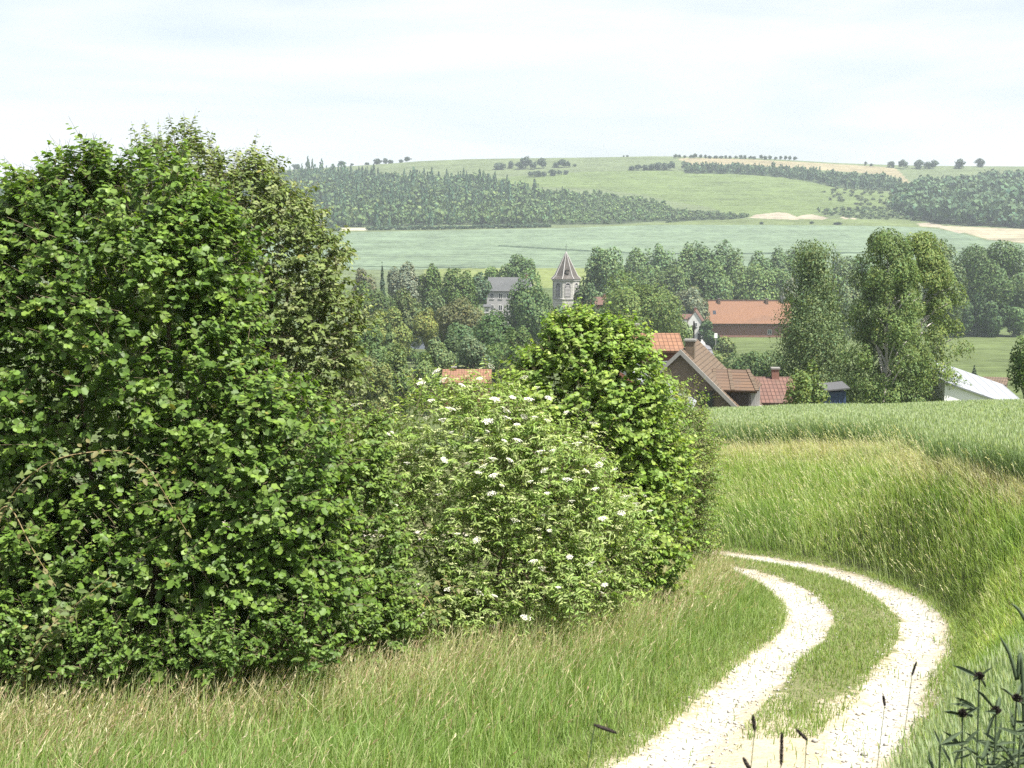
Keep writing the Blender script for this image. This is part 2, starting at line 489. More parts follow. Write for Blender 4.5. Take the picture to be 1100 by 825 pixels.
WOOD_R = [(958, 228), (966, 216), (975, 212), (985, 208), (1000, 206), (1040, 201), (1065, 199), (1100, 199), (1700, 206), (1700, 256), (1100, 246), (1060, 243.5), (1010, 240), (990, 238), (975, 234)]
STRIP_W = [(735, 182.6), (770, 182.2), (810, 184), (850, 186.8), (880, 189.5), (905, 193), (940, 195), (968, 200), (972, 205), (940, 205), (900, 202), (870, 195.5), (840, 190.5), (790, 187), (735, 186.5)]
SCRUB = [(712, 224), (745, 228), (770, 229.5), (803, 231.5), (803, 233.5), (790, 235.5), (742, 237), (715, 239.5)]
SCRUB2 = [(890, 226), (930, 224), (965, 227), (985, 237), (925, 235), (895, 232), (870, 229)]
LINES = [[(536, 264), (640, 270), (700, 272.5), (860, 272), (960, 271), (1100, 270)], [(330, 285), (420, 286.5), (520, 288)]]
HEDGE_LINE = [(335, 249), (366, 248.2)], [(395, 247.4), (470, 246.6), (560, 244.8), (590, 244.2)]


def build_ground():
    th = np.concatenate([np.linspace(-.98, -.425, 40)[:-1], np.arange(-.425, .4251, .0017), np.linspace(.425, .98, 40)[1:]])
    ys = [np.arange(-38, 5, .5), np.arange(5, 34, .115), np.arange(34, 60, .3), np.arange(60, 130, 1.0), np.arange(130, 560, 3.0),
          np.arange(560, 1000, 2.2), np.arange(1000, 1480, 2.4), np.arange(1480, 1800, 20), np.arange(1800, 3400, 80)]
    ys = np.concatenate(ys)
    Y, TH = np.meshgrid(ys, th, indexing='ij')
    X = TH * (Y + 45)
    Z, d, q, par = height(X, Y, True)
    u, v = project(X, Y, Z)
    C = np.zeros(X.shape + (3,)); C[:] = (.14, .19, .07)

    def setc(m, c): C[m] = c
    near = Y < 62
    setc(near, (.16, .19, .075))
    setc(near & (q >= .96), (.19, .24, .12))
    mid = (Y >= 62) & (Y < 585)
    setc(mid, (.155, .205, .075))
    far = (Y > 560) & (Y < 1475)
    setc(Y >= 560, (.17, .215, .105))
    setc(far & inside(u, v, MEADOW), (.165, .225, .08))
    setc(far & inside(u, v, FAR_WHEAT), (.205, .28, .185))
    setc(far & inside(u, v, GREEN_STRIP), (.175, .225, .09))
    setc(far & inside(u, v, STRIPE) | (Y > 545) & (Y < 640) & (u > 455) & (u < 655) & (v > 288.5), (.235, .285, .095))
    setc(far & inside(u, v, TAN), (.36, .31, .19))
    setc(far & inside(u, v, STRAW), (.46, .41, .29))
    for p in (CHALK_PATH, QUARRY, QUARRY2, QUARRY3): setc(far & inside(u, v, p), (.48, .42, .32))
    for p in (WOOD_L, WOOD_R, STRIP_W, SCRUB): setc(far & inside(u, v, p), (.07, .10, .05))
    setc(far & inside(u, v, SCRUB2), (.15, .20, .09))
    for L in LINES:
        L = np.array(L, float)
        lv = np.interp(u, L[:, 0], L[:, 1])
        ins = (u > L[0, 0]) & (u < L[-1, 0])
        w = .75 if L[0, 0] > 500 else .45
        setc(far & ins & (np.abs(v - lv) < w), (.07, .11, .07))
    setc(far & (u > 366) & (u < 394) & (np.abs(v - 246.2) < 1.5), (.62, .58, .42))     # bare pale gap between the hedges
    # foot of the valley: vegetable plots, lanes
    setc(mid & (Y > 430), (.12, .17, .06))
    nr, nc = X.shape
    idx = np.arange(nr * nc).reshape(nr, nc)
    quad = np.stack([idx[:-1, :-1], idx[:-1, 1:], idx[1:, 1:], idx[1:, :-1]], -1)
    dm = np.abs(d); dq = np.maximum(np.maximum(dm[:-1, :-1], dm[:-1, 1:]), np.maximum(dm[1:, :-1], dm[1:, 1:]))
    yq = Y[:-1, :-1]
    is_track = (dq < 1.5) & (yq > 4) & (yq < 60)
    is_hill = yq >= 930
    V = np.stack([X, Y, Z], -1).reshape(-1, 3); Cf = C.reshape(-1, 3)

    def emit(name, mask, mat, label, cat, attrs=None):
        F = quad[mask]
        used = np.unique(F)
        remap = np.full(len(V), -1, np.int64); remap[used] = np.arange(len(used))
        at_ = {k: a.reshape(-1)[used] for k, a in (attrs or {}).items()}
        me = mesh_np(name, V[used], [remap[F]], mat, Cf[used], at_)
        me.polygons.foreach_set('use_smooth', np.ones(len(me.polygons), bool))
        return tag(link(name, me), label, cat, kind='structure')
    worn = np.clip((15.0 - Y) / 2.5, 0, 1) * (Y > 0)
    emit('ground', ~is_track & ~is_hill, M['ground'], 'green sloping ground from the near bank down across the valley to the pale far field', 'ground')
    emit('hillside', is_hill, M['ground'], 'long green hillside with pasture, a tan field and white chalk scars under the sky', 'hillside')
    emit('dirt_track', is_track, M['track'], 'white chalk farm track with two ruts curving left round the grass bank', 'track', {'across': d, 'worn': worn})


build_ground()


def ground_y(u, v, y0=560, y1=1470):
    ys = np.linspace(y0, y1, 2200)
    x = (u - 550) / FPX * ys
    z = height(x, ys)
    uu, vv = project(x, ys, z)
    # correct bearing for the depth term
    x = (u - 550) / FPX * (ys * CP - z * SP); z = height(x, ys)
    _, vv = project(x, ys, z)
    i = int(np.argmin(np.abs(vv - v)))
    return float(x[i]), float(ys[i]), float(z[i])


# ------------------------------------------------------------------ foliage clouds for distant trees (unit size: width 1, height 1, foot at the origin)
def sphere_dirs(n, r):
    a = r.normal(size=(n, 3)); return unit(a)


def cloud(kind, n, size, seed):
    r = np.random.default_rng(seed)
    P = []; N = []; pick = np.zeros(n, int)
    if kind in ('round', 'oval', 'dome', 'bush', 'plume', 'willow'):
        c, R, nl, lr = {'round': ((0, 0, .56), (.38, .38, .36), 30, .18), 'oval': ((0, 0, .55), (.36, .36, .38), 26, .17), 'dome': ((0, 0, .48), (.38, .38, .40), 24, .18),
                        'bush': ((0, 0, .42), (.38, .38, .42), 18, .20), 'plume': ((0, 0, .52), (.34, .34, .40), 34, .17), 'willow': ((0, 0, .52), (.38, .38, .40), 34, .13)}[kind]
        L = []
        for i in range(nl):
            dd = sphere_dirs(1, r)[0]; rad = r.uniform(.55, 1.02) if i > 3 else .35
            if kind in ('dome', 'bush') or dd[2] > -.75:
                L.append((np.array(c) + np.array(R) * dd * rad, lr * r.uniform(.7, 1.25)))
        w = np.array([l[1] ** 2 for l in L]); w /= w.sum()
        pick = r.choice(len(L), n, p=w)
        dd = sphere_dirs(n, r)
        lc = np.array([l[0] for l in L])[pick]; lrad = np.array([l[1] for l in L])[pick]
        rad = lrad * (1 - np.abs(r.normal(0, .18, n)))
        P = lc + dd * rad[:, None] * np.array([1, 1, .9 if kind != 'plume' else 1.25])
        N = dd * .8 + unit(P - np.array(c)) * .7
    elif kind == 'poplar':
        k = 150
        hz_ = r.uniform(.03, .95, k); a = r.uniform(0, 2 * PI, k)
        prof = np.interp(hz_, [0, .15, .35, .6, .85, 1], [.38, .42, .40, .30, .17, .03])
        cc = np.stack([np.cos(a) * prof * .8, np.sin(a) * prof * .8, hz_], 1)
        pick = r.integers(0, k, n)
        t = r.uniform(-1, 1, n)
        dd = sphere_dirs(n, r)
        P = cc[pick] * np.array([1, 1, 1]) * np.where(r.uniform(size=n) < .5, 1, .8)[:, None] ** np.array([1, 1, 0]) + dd * np.array([.10, .10, .030]) + np.stack([np.cos(a[pick]) * .06 * t, np.sin(a[pick]) * .06 * t, .075 * t], 1)
        N = dd + np.stack([np.cos(a[pick]), np.sin(a[pick]), np.full(n, .3)], 1) * .8
    elif kind == 'conifer':
        h = 1 - np.sqrt(r.uniform(0, 1, n)); h = .05 + .95 * h
        a = r.uniform(0, 2 * PI, n)
        tier = .75 + .25 * np.cos(h * 2 * PI * 9)
        rad = (1 - h) * .5 * tier * (1 - np.abs(r.normal(0, .2, n))) * (.85 + .15 * np.sin(a * 5 + h * 20))
        P = np.stack([np.cos(a) * rad, np.sin(a) * rad, h - rad * .15], 1)
        N = np.stack([np.cos(a), np.sin(a), np.full(n, .55)], 1)
    elif kind == 'birch':
        k = 190
        hz_ = r.uniform(.02, .98, k); a = r.uniform(0, 2 * PI, k)
        prof = np.interp(hz_, [0, .15, .4, .62, .8, .93, 1], [.40, .45, .45, .40, .31, .18, .06])
        f = np.sqrt(r.uniform(.12, 1, k))
        cc = np.stack([np.cos(a) * prof * f, np.sin(a) * prof * f, hz_], 1)
        pick = r.integers(0, k, n)
        t = r.uniform(0, 1, n)
        dd = sphere_dirs(n, r)
        P = cc[pick] + dd * np.array([.085, .085, .032]) + np.stack([np.cos(a[pick]) * .05 * t, np.sin(a[pick]) * .05 * t, -.045 * t ** 1.5], 1)
        N = dd * .8 + np.stack([np.cos(a[pick]), np.sin(a[pick]), np.full(n, .5)], 1)
    N = unit(N) + r.normal(0, .38, (n, 3))
    T = r.normal(size=(n, 3)); T[:, 2] -= .5
    asp = {'poplar': 2.2, 'birch': 1.7, 'conifer': 2.0}.get(kind, 1.0)
    S = size * r.uniform(.6, 1.25, n)
    br = r.uniform(.75, 1.25, n) * r.uniform(.86, 1.16, int(pick.max()) + 1)[pick]
    warm = r.normal(0, .10, n)
    C = np.stack([br * (1 + warm), br, br * (1 - warm)], 1)
    return P, N, T, S, C, asp


def crown_mesh(name, kind, n, size, seed, mat, aspect_fix=1.0):
    P, N, T, S, C, asp = cloud(kind, n, size, seed)
    V, Q, k = place(P, N, T, S, CARD if asp < 1.5 else CARD_LONG)
    # keep cards isotropic after the object is stretched to its real height / width
    return mesh_np(name, V, [Q], mat, np.repeat(C, k, 0))


# ------------------------------------------------------------------ woods on the far hillside
TPL = []
for i_, (kd, nn) in enumerate([('conifer', 64), ('conifer', 64), ('conifer', 60), ('round', 66), ('round', 66), ('dome', 64), ('oval', 64)]):
    P, N, T, S, C, asp = cloud(kd, nn, .30 if kd != 'conifer' else .26, 900 + i_)
    V, Q, k = place(P, N, T, S, CARD)
    TPL.append((V.astype(np.float32), Q, np.repeat(C, k, 0).astype(np.float32)))


def wood(name, label, cat, pts, which, hs, ws, cols, seed, kind='stuff'):
    r = np.random.default_rng(seed)
    acc = Acc()
    for p, t, h, w, c in zip(pts, which, hs, ws, cols):
        V, Q, C = TPL[t]
        a = r.uniform(0, 2 * PI); ca, sa = math.cos(a), math.sin(a)
        W = np.stack([(V[:, 0] * ca - V[:, 1] * sa) * w + p[0], (V[:, 0] * sa + V[:, 1] * ca) * w + p[1], V[:, 2] * h + p[2] - .3], 1)
        acc.add(W, Q, C * c)
    o = link(name, acc.mesh(name, M['wood_far']))
    return tag(o, label, cat, kind=kind)


def in_region(poly, spacing, seed, y0=880, y1=1465, ul=-250, ur=1400):
    r = np.random.default_rng(seed)
    poly = np.array(poly, float)
    ulo, uhi = max(poly[:, 0].min(), ul), min(poly[:, 0].max(), ur)
    xl, xr = (ulo - 550) / FPX * y1 if ulo < 550 else (ulo - 550) / FPX * y0, (uhi - 550) / FPX * y1 if uhi > 550 else (uhi - 550) / FPX * y0
    nx, ny = int((xr - xl) / spacing), int((y1 - y0) / spacing)
    gx, gy = np.meshgrid(np.arange(nx) * spacing + xl, np.arange(ny) * spacing + y0)
    x = gx.ravel() + r.uniform(-.45, .45, gx.size) * spacing; y = gy.ravel() + r.uniform(-.45, .45, gx.size) * spacing
    z = height(x, y)
    u, v = project(x, y, z)
    m = inside(u, v, poly) & (u > ul) & (u < ur)
    return np.stack([x, y, z], 1)[m], u[m], v[m]


def hill_woods():
    r = np.random.default_rng(77)
    p, u, v = in_region(WOOD_L, 6.2, 1, ul=-120)
    n = len(p)
    con = r.uniform(0, 1, n) < np.clip(np.interp(u, [350, 480, 540, 640], [.75, .7, .35, .05]) * np.interp(v, [185, 225, 240], [1.1, .8, .3]), 0, 1)
    low = smooth(540, 640, u)
    which = np.where(con, r.integers(0, 3, n), r.integers(3, 7, n))
    hs = np.where(con, r.uniform(8, 13, n), r.uniform(6, 9.5, n)) * (1 - .52 * low) * np.exp(r.normal(0, .17, n))
    ws = np.where(con, hs * r.uniform(.42, .6, n), hs * r.uniform(.8, 1.1, n))
    base = np.where(con[:, None], np.array([.07, .135, .065]), np.array([.11, .175, .065]))
    cols = base * .74 * r.uniform(.84, 1.16, (n, 1)) * (1 + .25 * low[:, None])
    wood('hillside_wood', 'dark conifer and broadleaf wood covering the far slope left of the yellowish meadow', 'wood', p, which, hs, ws, cols, 2)
    p, u, v = in_region(WOOD_R, 7.5, 3, ur=1250)
    n = len(p)
    hs = r.uniform(9, 15, n) * np.exp(r.normal(0, .12, n)); ws = hs * r.uniform(.75, 1.15, n)
    cols = np.array([.06, .105, .05]) * r.uniform(.85, 1.15, (n, 1)) * np.where(r.uniform(size=(n, 1)) < .15, 1.25, 1)
    wood('broadleaf_wood', 'broadleaf wood on the far slope above the pale straw field', 'wood', p, r.integers(3, 7, n), hs, ws, cols, 4)
    p, u, v = in_region(STRIP_W, 6.5, 5)
    n = len(p)
    wood('shelter_belt', 'dark belt of trees along the lower edge of the tan hilltop field', 'tree belt', p, r.integers(1, 7, n), r.uniform(7, 11, n), r.uniform(5, 8, n), np.array([.06, .10, .05]) * r.uniform(.8, 1.2, (n, 1)), 6)
    a, ua, va = in_region(SCRUB, 5, 7); b, ub, vb = in_region(SCRUB2, 6.5, 8)
    p = np.concatenate([a, b]); n = len(p)
    wood('hillside_scrub', 'low blue-green scrub at the foot of the meadow around the chalk scars', 'scrub', p, r.integers(3, 7, n), r.uniform(1.6, 4, n), r.uniform(3, 6, n), np.array([.085, .125, .055]) * r.uniform(.8, 1.25, (n, 1)), 9)
    # scattered bushes on the slope between strip wood and right-hand wood
    b, ub, vb = in_region([(880, 203), (968, 204), (972, 226), (930, 224), (890, 215)], 13, 18)
    n = len(b)
    wood('slope_scrub', 'scattered rough bushes on the slope below the dark tree belt', 'scrub', b, r.integers(3, 7, n), r.uniform(1.6, 4.2, n), r.uniform(3, 6, n), np.array([.09, .12, .055]) * r.uniform(.8, 1.2, (n, 1)), 19)
    for seg, lab in zip(HEDGE_LINE, ('short dark hedge left of the pale gap at the foot of the wood', 'long clipped dark hedge right of the pale gap at the foot of the wood')):
        pts = []
        (u0, v0), (u1, v1) = seg[0], seg[-1]
        S = np.array(seg, float)
        for uu in np.arange(u0, u1, 2.4):
            pts.append(ground_y(uu, np.interp(uu, S[:, 0], S[:, 1]), 800, 1100))
        n = len(pts)
        o = wood('field_hedge', lab, 'hedge', pts, r.integers(3, 7, n), r.uniform(2.6, 3.6, n), r.uniform(3, 4.2, n), np.array([.055, .095, .05]) * r.uniform(.8, 1.2, (n, 1)), 12, kind='thing')


hill_woods()

# single trees out on the hill
HILL_MESH = [crown_mesh('hill_crown', k_, 800, .13, 40 + i_, M['crown']) for i_, k_ in enumerate(('round', 'dome', 'bush', 'oval'))]
ORD = ['first', 'second', 'third', 'fourth', 'fifth', 'sixth', 'seventh', 'eighth', 'ninth', 'tenth', 'eleventh', 'twelfth', 'thirteenth', 'fourteenth', 'fifteenth',
       'sixteenth', 'seventeenth', 'eighteenth', 'nineteenth', 'twentieth', 'twenty-first', 'twenty-second', 'twenty-third', 'twenty-fourth', 'twenty-fifth', 'twenty-sixth']


def hill_set(name, cat, where, group, items):
    r = np.random.default_rng(len(where) * 7 + len(items))
    for i, (u, vb, w, h) in enumerate(sorted(items)):
        x, y, z = ground_y(u, vb)
        o = link(name, HILL_MESH[r.integers(0, 4)], loc=(x, y, z - .3))
        o.scale = (1.2 * w * y / FPX, 1.2 * w * y / FPX, 1.12 * h * y / FPX); o.rotation_euler[2] = r.uniform(0, 6)
        c = np.array([.042, .068, .04]) * r.uniform(.85, 1.2)
        o.color = (*c, 1)
        tag(o, f'{ORD[i]} {cat} from the left {where}', cat, group)


hill_set('hillside_tree', 'tree', 'in the longer copse below the skyline', 'trees of the longer hillside copse',
         [(537, 182, 13, 7.5), (549, 181, 7, 8), (558, 182, 9, 7.5), (565, 181.5, 12, 12), (573, 182, 8, 7), (581, 181, 11, 10.5)])
hill_set('hillside_tree', 'tree', 'in the small copse near the skyline', 'trees of the small hillside copse', [(598, 180, 8, 6), (604, 180, 10, 8.5), (610, 180, 6, 6.5), (617, 179, 4.5, 3)])
hill_set('hillside_bush', 'bush', 'in the low row under the two copses', 'bushes in the low hillside row', [(570, 190, 7, 5.5), (577, 190, 9, 7), (584, 189.5, 6, 5.5), (594, 189, 9, 7), (601, 188, 6, 5), (608, 187.5, 6, 5)])
hill_set('hillside_tree', 'tree', 'in the dark copse left of the tan field', 'trees of the copse by the tan field',
         [(679, 183, 8, 5), (686, 183, 8, 6), (693, 183, 8, 6), (700, 183, 8, 7), (707, 183, 9, 9), (714, 183, 8, 8), (721, 183, 8, 9)])
hill_set('skyline_bush', 'bush', 'in the loose line on the left skyline', 'bushes on the left skyline', [(318, 181, 9, 6), (367, 177.5, 9, 6), (378, 177, 4, 3), (394, 175.6, 5, 3.2), (406, 175.5, 9, 6), (414, 175, 5, 6.5), (419, 175, 7, 4), (431, 174, 5, 3.5), (438, 173.5, 7, 5.5)])
hill_set('skyline_tree', 'tree', 'in the row of round trees on the right skyline', 'round trees on the right skyline', [(957, 180, 8, 7), (970, 181.5, 10, 9), (986.5, 181.5, 10, 9.5), (996, 181.5, 8, 8), (1003.5, 181.5, 9, 9), (1031, 181, 12, 10), (1053, 179.5, 10, 9)])
_r = np.random.default_rng(5)
hill_set('skyline_sapling', 'sapling', 'in the thin avenue above the tan field', 'saplings above the tan field',
         [(725 + i * 5.4 + _r.uniform(-1.2, 1.2), 169.8 + .0052 * (i * 5.4) + .00012 * (i * 5.4) ** 2, _r.uniform(3, 5), _r.uniform(3, 5)) for i in range(25)])
hill_set('meadow_bush', 'bush', 'standing alone in the green strip under the chalk scars', 'lone bushes under the chalk scars', [(818, 241, 5, 3.2), (872, 240.5, 5, 3), (900, 241.2, 11, 3)])
hill_set('skyline_bush', 'bush', 'of the dark specks on the bare middle skyline', 'dark specks on the middle skyline', [(670, 168.6, 2.2, 1.8), (674, 168.6, 3.2, 2), (930, 178, 3, 4.5), (936, 178.4, 4, 3)])

# ------------------------------------------------------------------ near hedge shrubs, leaf by leaf
def bush(name, label, cat, base, lobes, n_shoot, per, leaf, tmpl, cols, mat, shoot, seed, up=.45, stem_r=.035, n_stem=9, young=(1.25, 1.25, 1.0), gap=.0, back=.55, trunk=None, loc_noise=.55, sc=1.0, skirt=()):
    r = np.random.default_rng(seed)
    base = np.array(base, float)
    if sc != 1.0:
        # the same shrub, sized for where its foot really stands
        base = base * sc; base[2] = hz(base[0], base[1]); lobes = np.array(lobes, float) * sc; leaf *= sc; shoot *= sc
    lobes = [tuple(l) for l in lobes] + [(sx, sy, hz(sx, sy) + sh * .55, sw, .5, sh * .75) for sx, sy, sw, sh in skirt]
    L = np.array(lobes, float) - np.concatenate([base, [0, 0, 0]])
    w = L[:, 3] * L[:, 5] + L[:, 4] * L[:, 5] + L[:, 3] * L[:, 4]; w /= w.sum()
    P = []; O = []
    tries = 0
    while sum(len(a) for a in P) < n_shoot and tries < 60:
        tries += 1
        m = n_shoot
        pk = r.choice(len(L), m, p=w)
        dd = sphere_dirs(m, r)
        rad = np.where(r.uniform(size=m) < .78, r.uniform(.74, .98, m), r.uniform(.35, .74, m))
        lump = 1 + .13 * np.sin(dd[:, 0] * 7 + pk * 2.1) * np.sin(dd[:, 2] * 6 + pk) + .07 * np.sin(dd[:, 2] * 15 + dd[:, 0] * 11)
        p = L[pk, :3] + dd * L[pk, 3:] * (rad * lump)[:, None]
        keep = p[:, 2] > .05
        nr = np.linalg.norm((p[:, None, :] - L[None, :, :3]) / L[None, :, 3:], axis=2)
        nr[np.arange(m), pk] = 9
        keep &= (nr.min(1) > .72) | (r.uniform(size=m) < .14)
        keep &= (dd[:, 1] < .35) | (r.uniform(size=m) < back)
        keep &= (dd[:, 2] > -.55) | (r.uniform(size=m) < .35)
        if gap > 0:
            g = np.sin(p[:, 0] * 3.1 + 1.3 * np.sin(p[:, 2] * 2.3 + seed)) * np.sin(p[:, 2] * 2.9 + 1.1 * np.sin(p[:, 0] * 2.7)) + .6 * np.sin(p[:, 0] * 6.3 + p[:, 1] * 4) * np.sin(p[:, 2] * 5.7)
            keep &= (g > -1 + gap) | (r.uniform(size=m) < .25)
        o = unit(dd / L[pk, 3:])
        P.append(p[keep]); O.append(o[keep])
    P = np.concatenate(P)[:n_shoot]; O = np.concatenate(O)[:n_shoot]
    n = len(P)
    D = unit(O * .75 + np.array([0, 0, up]) + r.normal(0, loc_noise, (n, 3)) * .8)
    ln = shoot * r.uniform(.45, 1.25, n) * np.where(r.uniform(size=n) < .035, 1.5, 1.)
    tip = P + D * ln[:, None]
    # leaves along each shoot
    t = np.linspace(.05, 1.0, per)[None, :] + r.uniform(-.05, .05, (n, per))
    side = unit(np.cross(D, np.array([0, 0, 1.]) + r.normal(0, .3, (n, 3))))
    sg = np.where(np.arange(per) % 2 == 0, 1., -1.)
    LP = P[:, None, :] + D[:, None, :] * (ln[:, None] * t)[..., None] + np.array([0, 0, -1.]) * (ln[:, None] * t ** 2 * .18)[..., None]
    LT = side[:, None, :] * sg[None, :, None] + D[:, None, :] * .55 + r.normal(0, .45, (n, per, 3)) + np.array([0, 0, -.25])
    LN = np.array([0, 0, .75]) + O[:, None, :] * .55 + r.normal(0, .42, (n, per, 3))
    LS = leaf * r.uniform(.62, 1.2, (n, per)) * np.where(t > .85, .75, 1.)
    cols = np.array(cols, float)
    ci = r.integers(0, len(cols), n)
    LC = cols[ci][:, None, :] * r.uniform(.8, 1.22, (n, per, 1)) * np.where((t > .8)[..., None], np.array(young), 1.)
    yel = (r.uniform(size=(n, per, 1)) < .005)
    LC = np.where(yel, np.array([.25, .24, .06]), LC)
    V, Q, k = place(LP.reshape(-1, 3), LN.reshape(-1, 3), LT.reshape(-1, 3), LS.reshape(-1), tmpl)
    root = thing(name, label, cat, base)
    link('foliage', mesh_np('foliage', V, [Q], mat, np.repeat(LC.reshape(-1, 3), k, 0)), root)
    # stems and twigs
    acc = Acc()
    tv, tq = ribbons(P - D * ln[:, None] * .35, tip, .004 * sc, .0015)
    acc.add(tv, tq, (1, 1, 1))
    targets = [L[i, :3] for i in r.choice(len(L), n_stem)]
    for i, tg in enumerate(targets):
        e = tg + r.normal(0, .18, 3) * L[:, 3:].mean(0)
        s = np.array([r.uniform(-.5, .5), r.uniform(-.25, .25), -.1]) if trunk is None else np.array([0, 0, 2.2 + .2 * r.uniform()])
        mid = (s + e) / 2 + r.normal(0, .22, 3) * np.array([1, 1, .3]); mid[:2] = mid[:2] * .7 + s[:2] * .3
        c = catmull([s, mid, e], 6)
        v_, q_ = tube(c, np.linspace(stem_r, stem_r * .3, len(c)), 6)
        acc.add(v_, q_, (1, 1, 1))
        # side limbs towards nearby shoots
        for j in r.choice(n, 16):
            a = c[r.integers(5, len(c))]; b = P[j]
            if np.linalg.norm(b - a) < 1.0 * max(sc, .8):
                m_ = (a + b) / 2 + r.normal(0, .09, 3)
                v_, q_ = tube(catmull([a, m_, b], 4), np.linspace(stem_r * .38, .006, 9), 5)
                acc.add(v_, q_, (1, 1, 1))
    link('stem', acc.mesh('stem', M['twig']), root)
    if trunk:
        v_, q_ = tube([(0, 0, -.2), (.05, 0, 1.2), (0, .05, 2.4), (.1, 0, 3.6)], [trunk * 1.25, trunk, trunk * .85, trunk * .5], 10)
        a2 = Acc(); a2.add(v_, q_, (1, 1, 1)); link('trunk', a2.mesh('trunk', M['bark']), root)
    return root, P + base, D, tip + base


bush('hazel_bush', 'tall dense dark-green bush with broad rounded leaves filling the left edge', 'bush', (-4.6, 17.6, hz(-4.6, 17.6)),
     [(-5.25, 17.9, -1.75, 1.85, 1.9, 2.6), (-3.95, 17.7, -2.1, .85, 1.2, 1.15), (-3.35, 17.4, -3.2, 1.25, 1.5, 1.55), (-3.15, 17.3, -4.3, .98, 1.2, 1.35), (-7.1, 17.8, -2.3, 1.8, 1.7, 2.3), (-4.6, 17.0, -4.3, 2.5, 1.4, 1.3), (-5.3, 17.9, .0, 1.1, 1.1, .92), (-4.65, 18.0, .08, .85, .9, .85), (-4.1, 18.0, -.5, .75, .9, .9), (-6.3, 17.9, -.5, 1.0, 1.1, .9)],
     8400, 13, .088, LEAF_ROUND, [(.090, .158, .030), (.108, .178, .036), (.072, .13, .026), (.135, .205, .046)], M['leaf'], .42, 11, gap=.74, back=.8, n_stem=14, stem_r=.05, sc=.80,
     skirt=[(-5.6, 12.9, .9, 1.2), (-4.6, 12.8, .9, 1.3), (-3.6, 13.0, .9, 1.3), (-2.85, 13.5, .7, 1.1)])
bush('whitebeam_tree', 'olive-green round tree rising behind the right shoulder of the tall hazel bush', 'tree', (-4.7, 24.6, hz(-4.7, 24.6)),
     [(-5.45, 24.4, -.3, 1.9, 1.8, 1.95), (-4.4, 24.4, -.75, 1.45, 1.6, 1.75), (-3.7, 24.3, -1.95, 1.05, 1.3, 1.45), (-4.2, 24.3, -3.4, 1.4, 1.4, 1.3), (-6.3, 24.4, -1.6, 1.8, 1.6, 1.9)],
     4600, 12, .105, LEAF_POINT, [(.115, .16, .045), (.135, .18, .058), (.095, .135, .036), (.175, .205, .09)], M['leaf_matt'], .42, 12, gap=.1, back=.9, trunk=.17, n_stem=10, stem_r=.06)
_, fp, fd, ft = bush('elder_bush', 'pale green elder bush dotted with flat cream flower heads', 'bush', (-.7, 20.3, hz(-.7, 20.3)),
     [(-1.0, 20.4, -3.75, 1.3, 1.2, 1.55), (-.35, 20.4, -3.3, 1.0, 1.0, 1.2), (.45, 20.5, -4.0, 1.05, 1.1, 1.35), (-1.75, 20.3, -3.9, .85, .9, 1.35), (.35, 19.9, -5.0, 1.0, .8, .75), (1.2, 20.9, -4.7, .8, .8, .95), (-.3, 19.9, -4.7, .8, .7, .8)],
     4000, 13, .092, LEAF_SLIM, [(.215, .305, .085), (.24, .32, .10), (.175, .27, .065), (.27, .335, .13)], M['leaf'], .36, 13, gap=.6, back=.95, n_stem=12, young=(1.35, 1.3, 1.2), sc=.80,
     skirt=[(-.7, 15.7, .7, .9), (.1, 16.1, .7, .9), (.7, 16.9, .6, .9)])
bush('field_maple', 'bushy bright-green field maple with the highest top right of the elder flowers', 'tree', (1.5, 24.2, hz(1.5, 24.2)),
     [(1.25, 24.2, -3.2, 1.35, 1.3, 1.7), (2.0, 24.4, -3.6, .90, 1.1, 1.65), (.55, 23.9, -3.7, .9, 1.0, 1.5), (2.4, 24.6, -4.4, .72, .9, 1.1), (1.6, 23.7, -5.0, 1.4, 1.0, 1.0), (1.2, 24.2, -2.1, .7, .7, .65), (1.95, 24.4, -2.2, .5, .6, .6), (.3, 23.6, -4.9, .9, .8, 1.0)],
     4800, 12, .085, LEAF_ROUND, [(.15, .235, .045), (.18, .265, .055), (.125, .205, .04), (.215, .285, .07)], M['leaf'], .40, 14, gap=.45, back=.9, n_stem=10, sc=.80,
     skirt=[(.9, 18.4, .7, 1.0), (1.6, 19.0, .7, 1.0)])
bush('hawthorn_bush', 'small-leaved hawthorn bush at the right end of the hedge beside the track', 'bush', (3.1, 25.9, hz(3.1, 25.9)),
     [(2.95, 25.9, -4.4, .8, .9, 1.75), (3.3, 26.6, -4.6, .6, .8, 1.35), (2.6, 25.8, -5.5, .9, .8, .9), (3.3, 26.6, -5.5, .5, .7, .8), (2.1, 25.5, -5.6, .7, .7, .85)],
     2300, 12, .06, LEAF_POINT, [(.14, .215, .045), (.16, .235, .05), (.115, .185, .04), (.19, .225, .065)], M['leaf'], .40, 15, gap=.25, n_stem=9, sc=.90, skirt=[(2.3, 22.6, .6, .8), (2.9, 23.4, .5, .8)])
bush('sallow_bush', 'slender grey-green bush squeezed between the tall hazel and the elder', 'bush', (-2.0, 18.5, hz(-2.0, 18.5)),
     [(-2.15, 18.8, -3.75, .5, .6, 1.45), (-1.95, 18.7, -4.6, .5, .5, 1.0), (-2.3, 18.4, -5.0, .5, .6, .8)],
     1300, 13, .080, LEAF_POINT, [(.125, .195, .045), (.15, .215, .055), (.10, .165, .04)], M['leaf'], .36, 16, gap=.35, n_stem=6, sc=.80, skirt=[(-1.6, 14.7, .5, .9)])
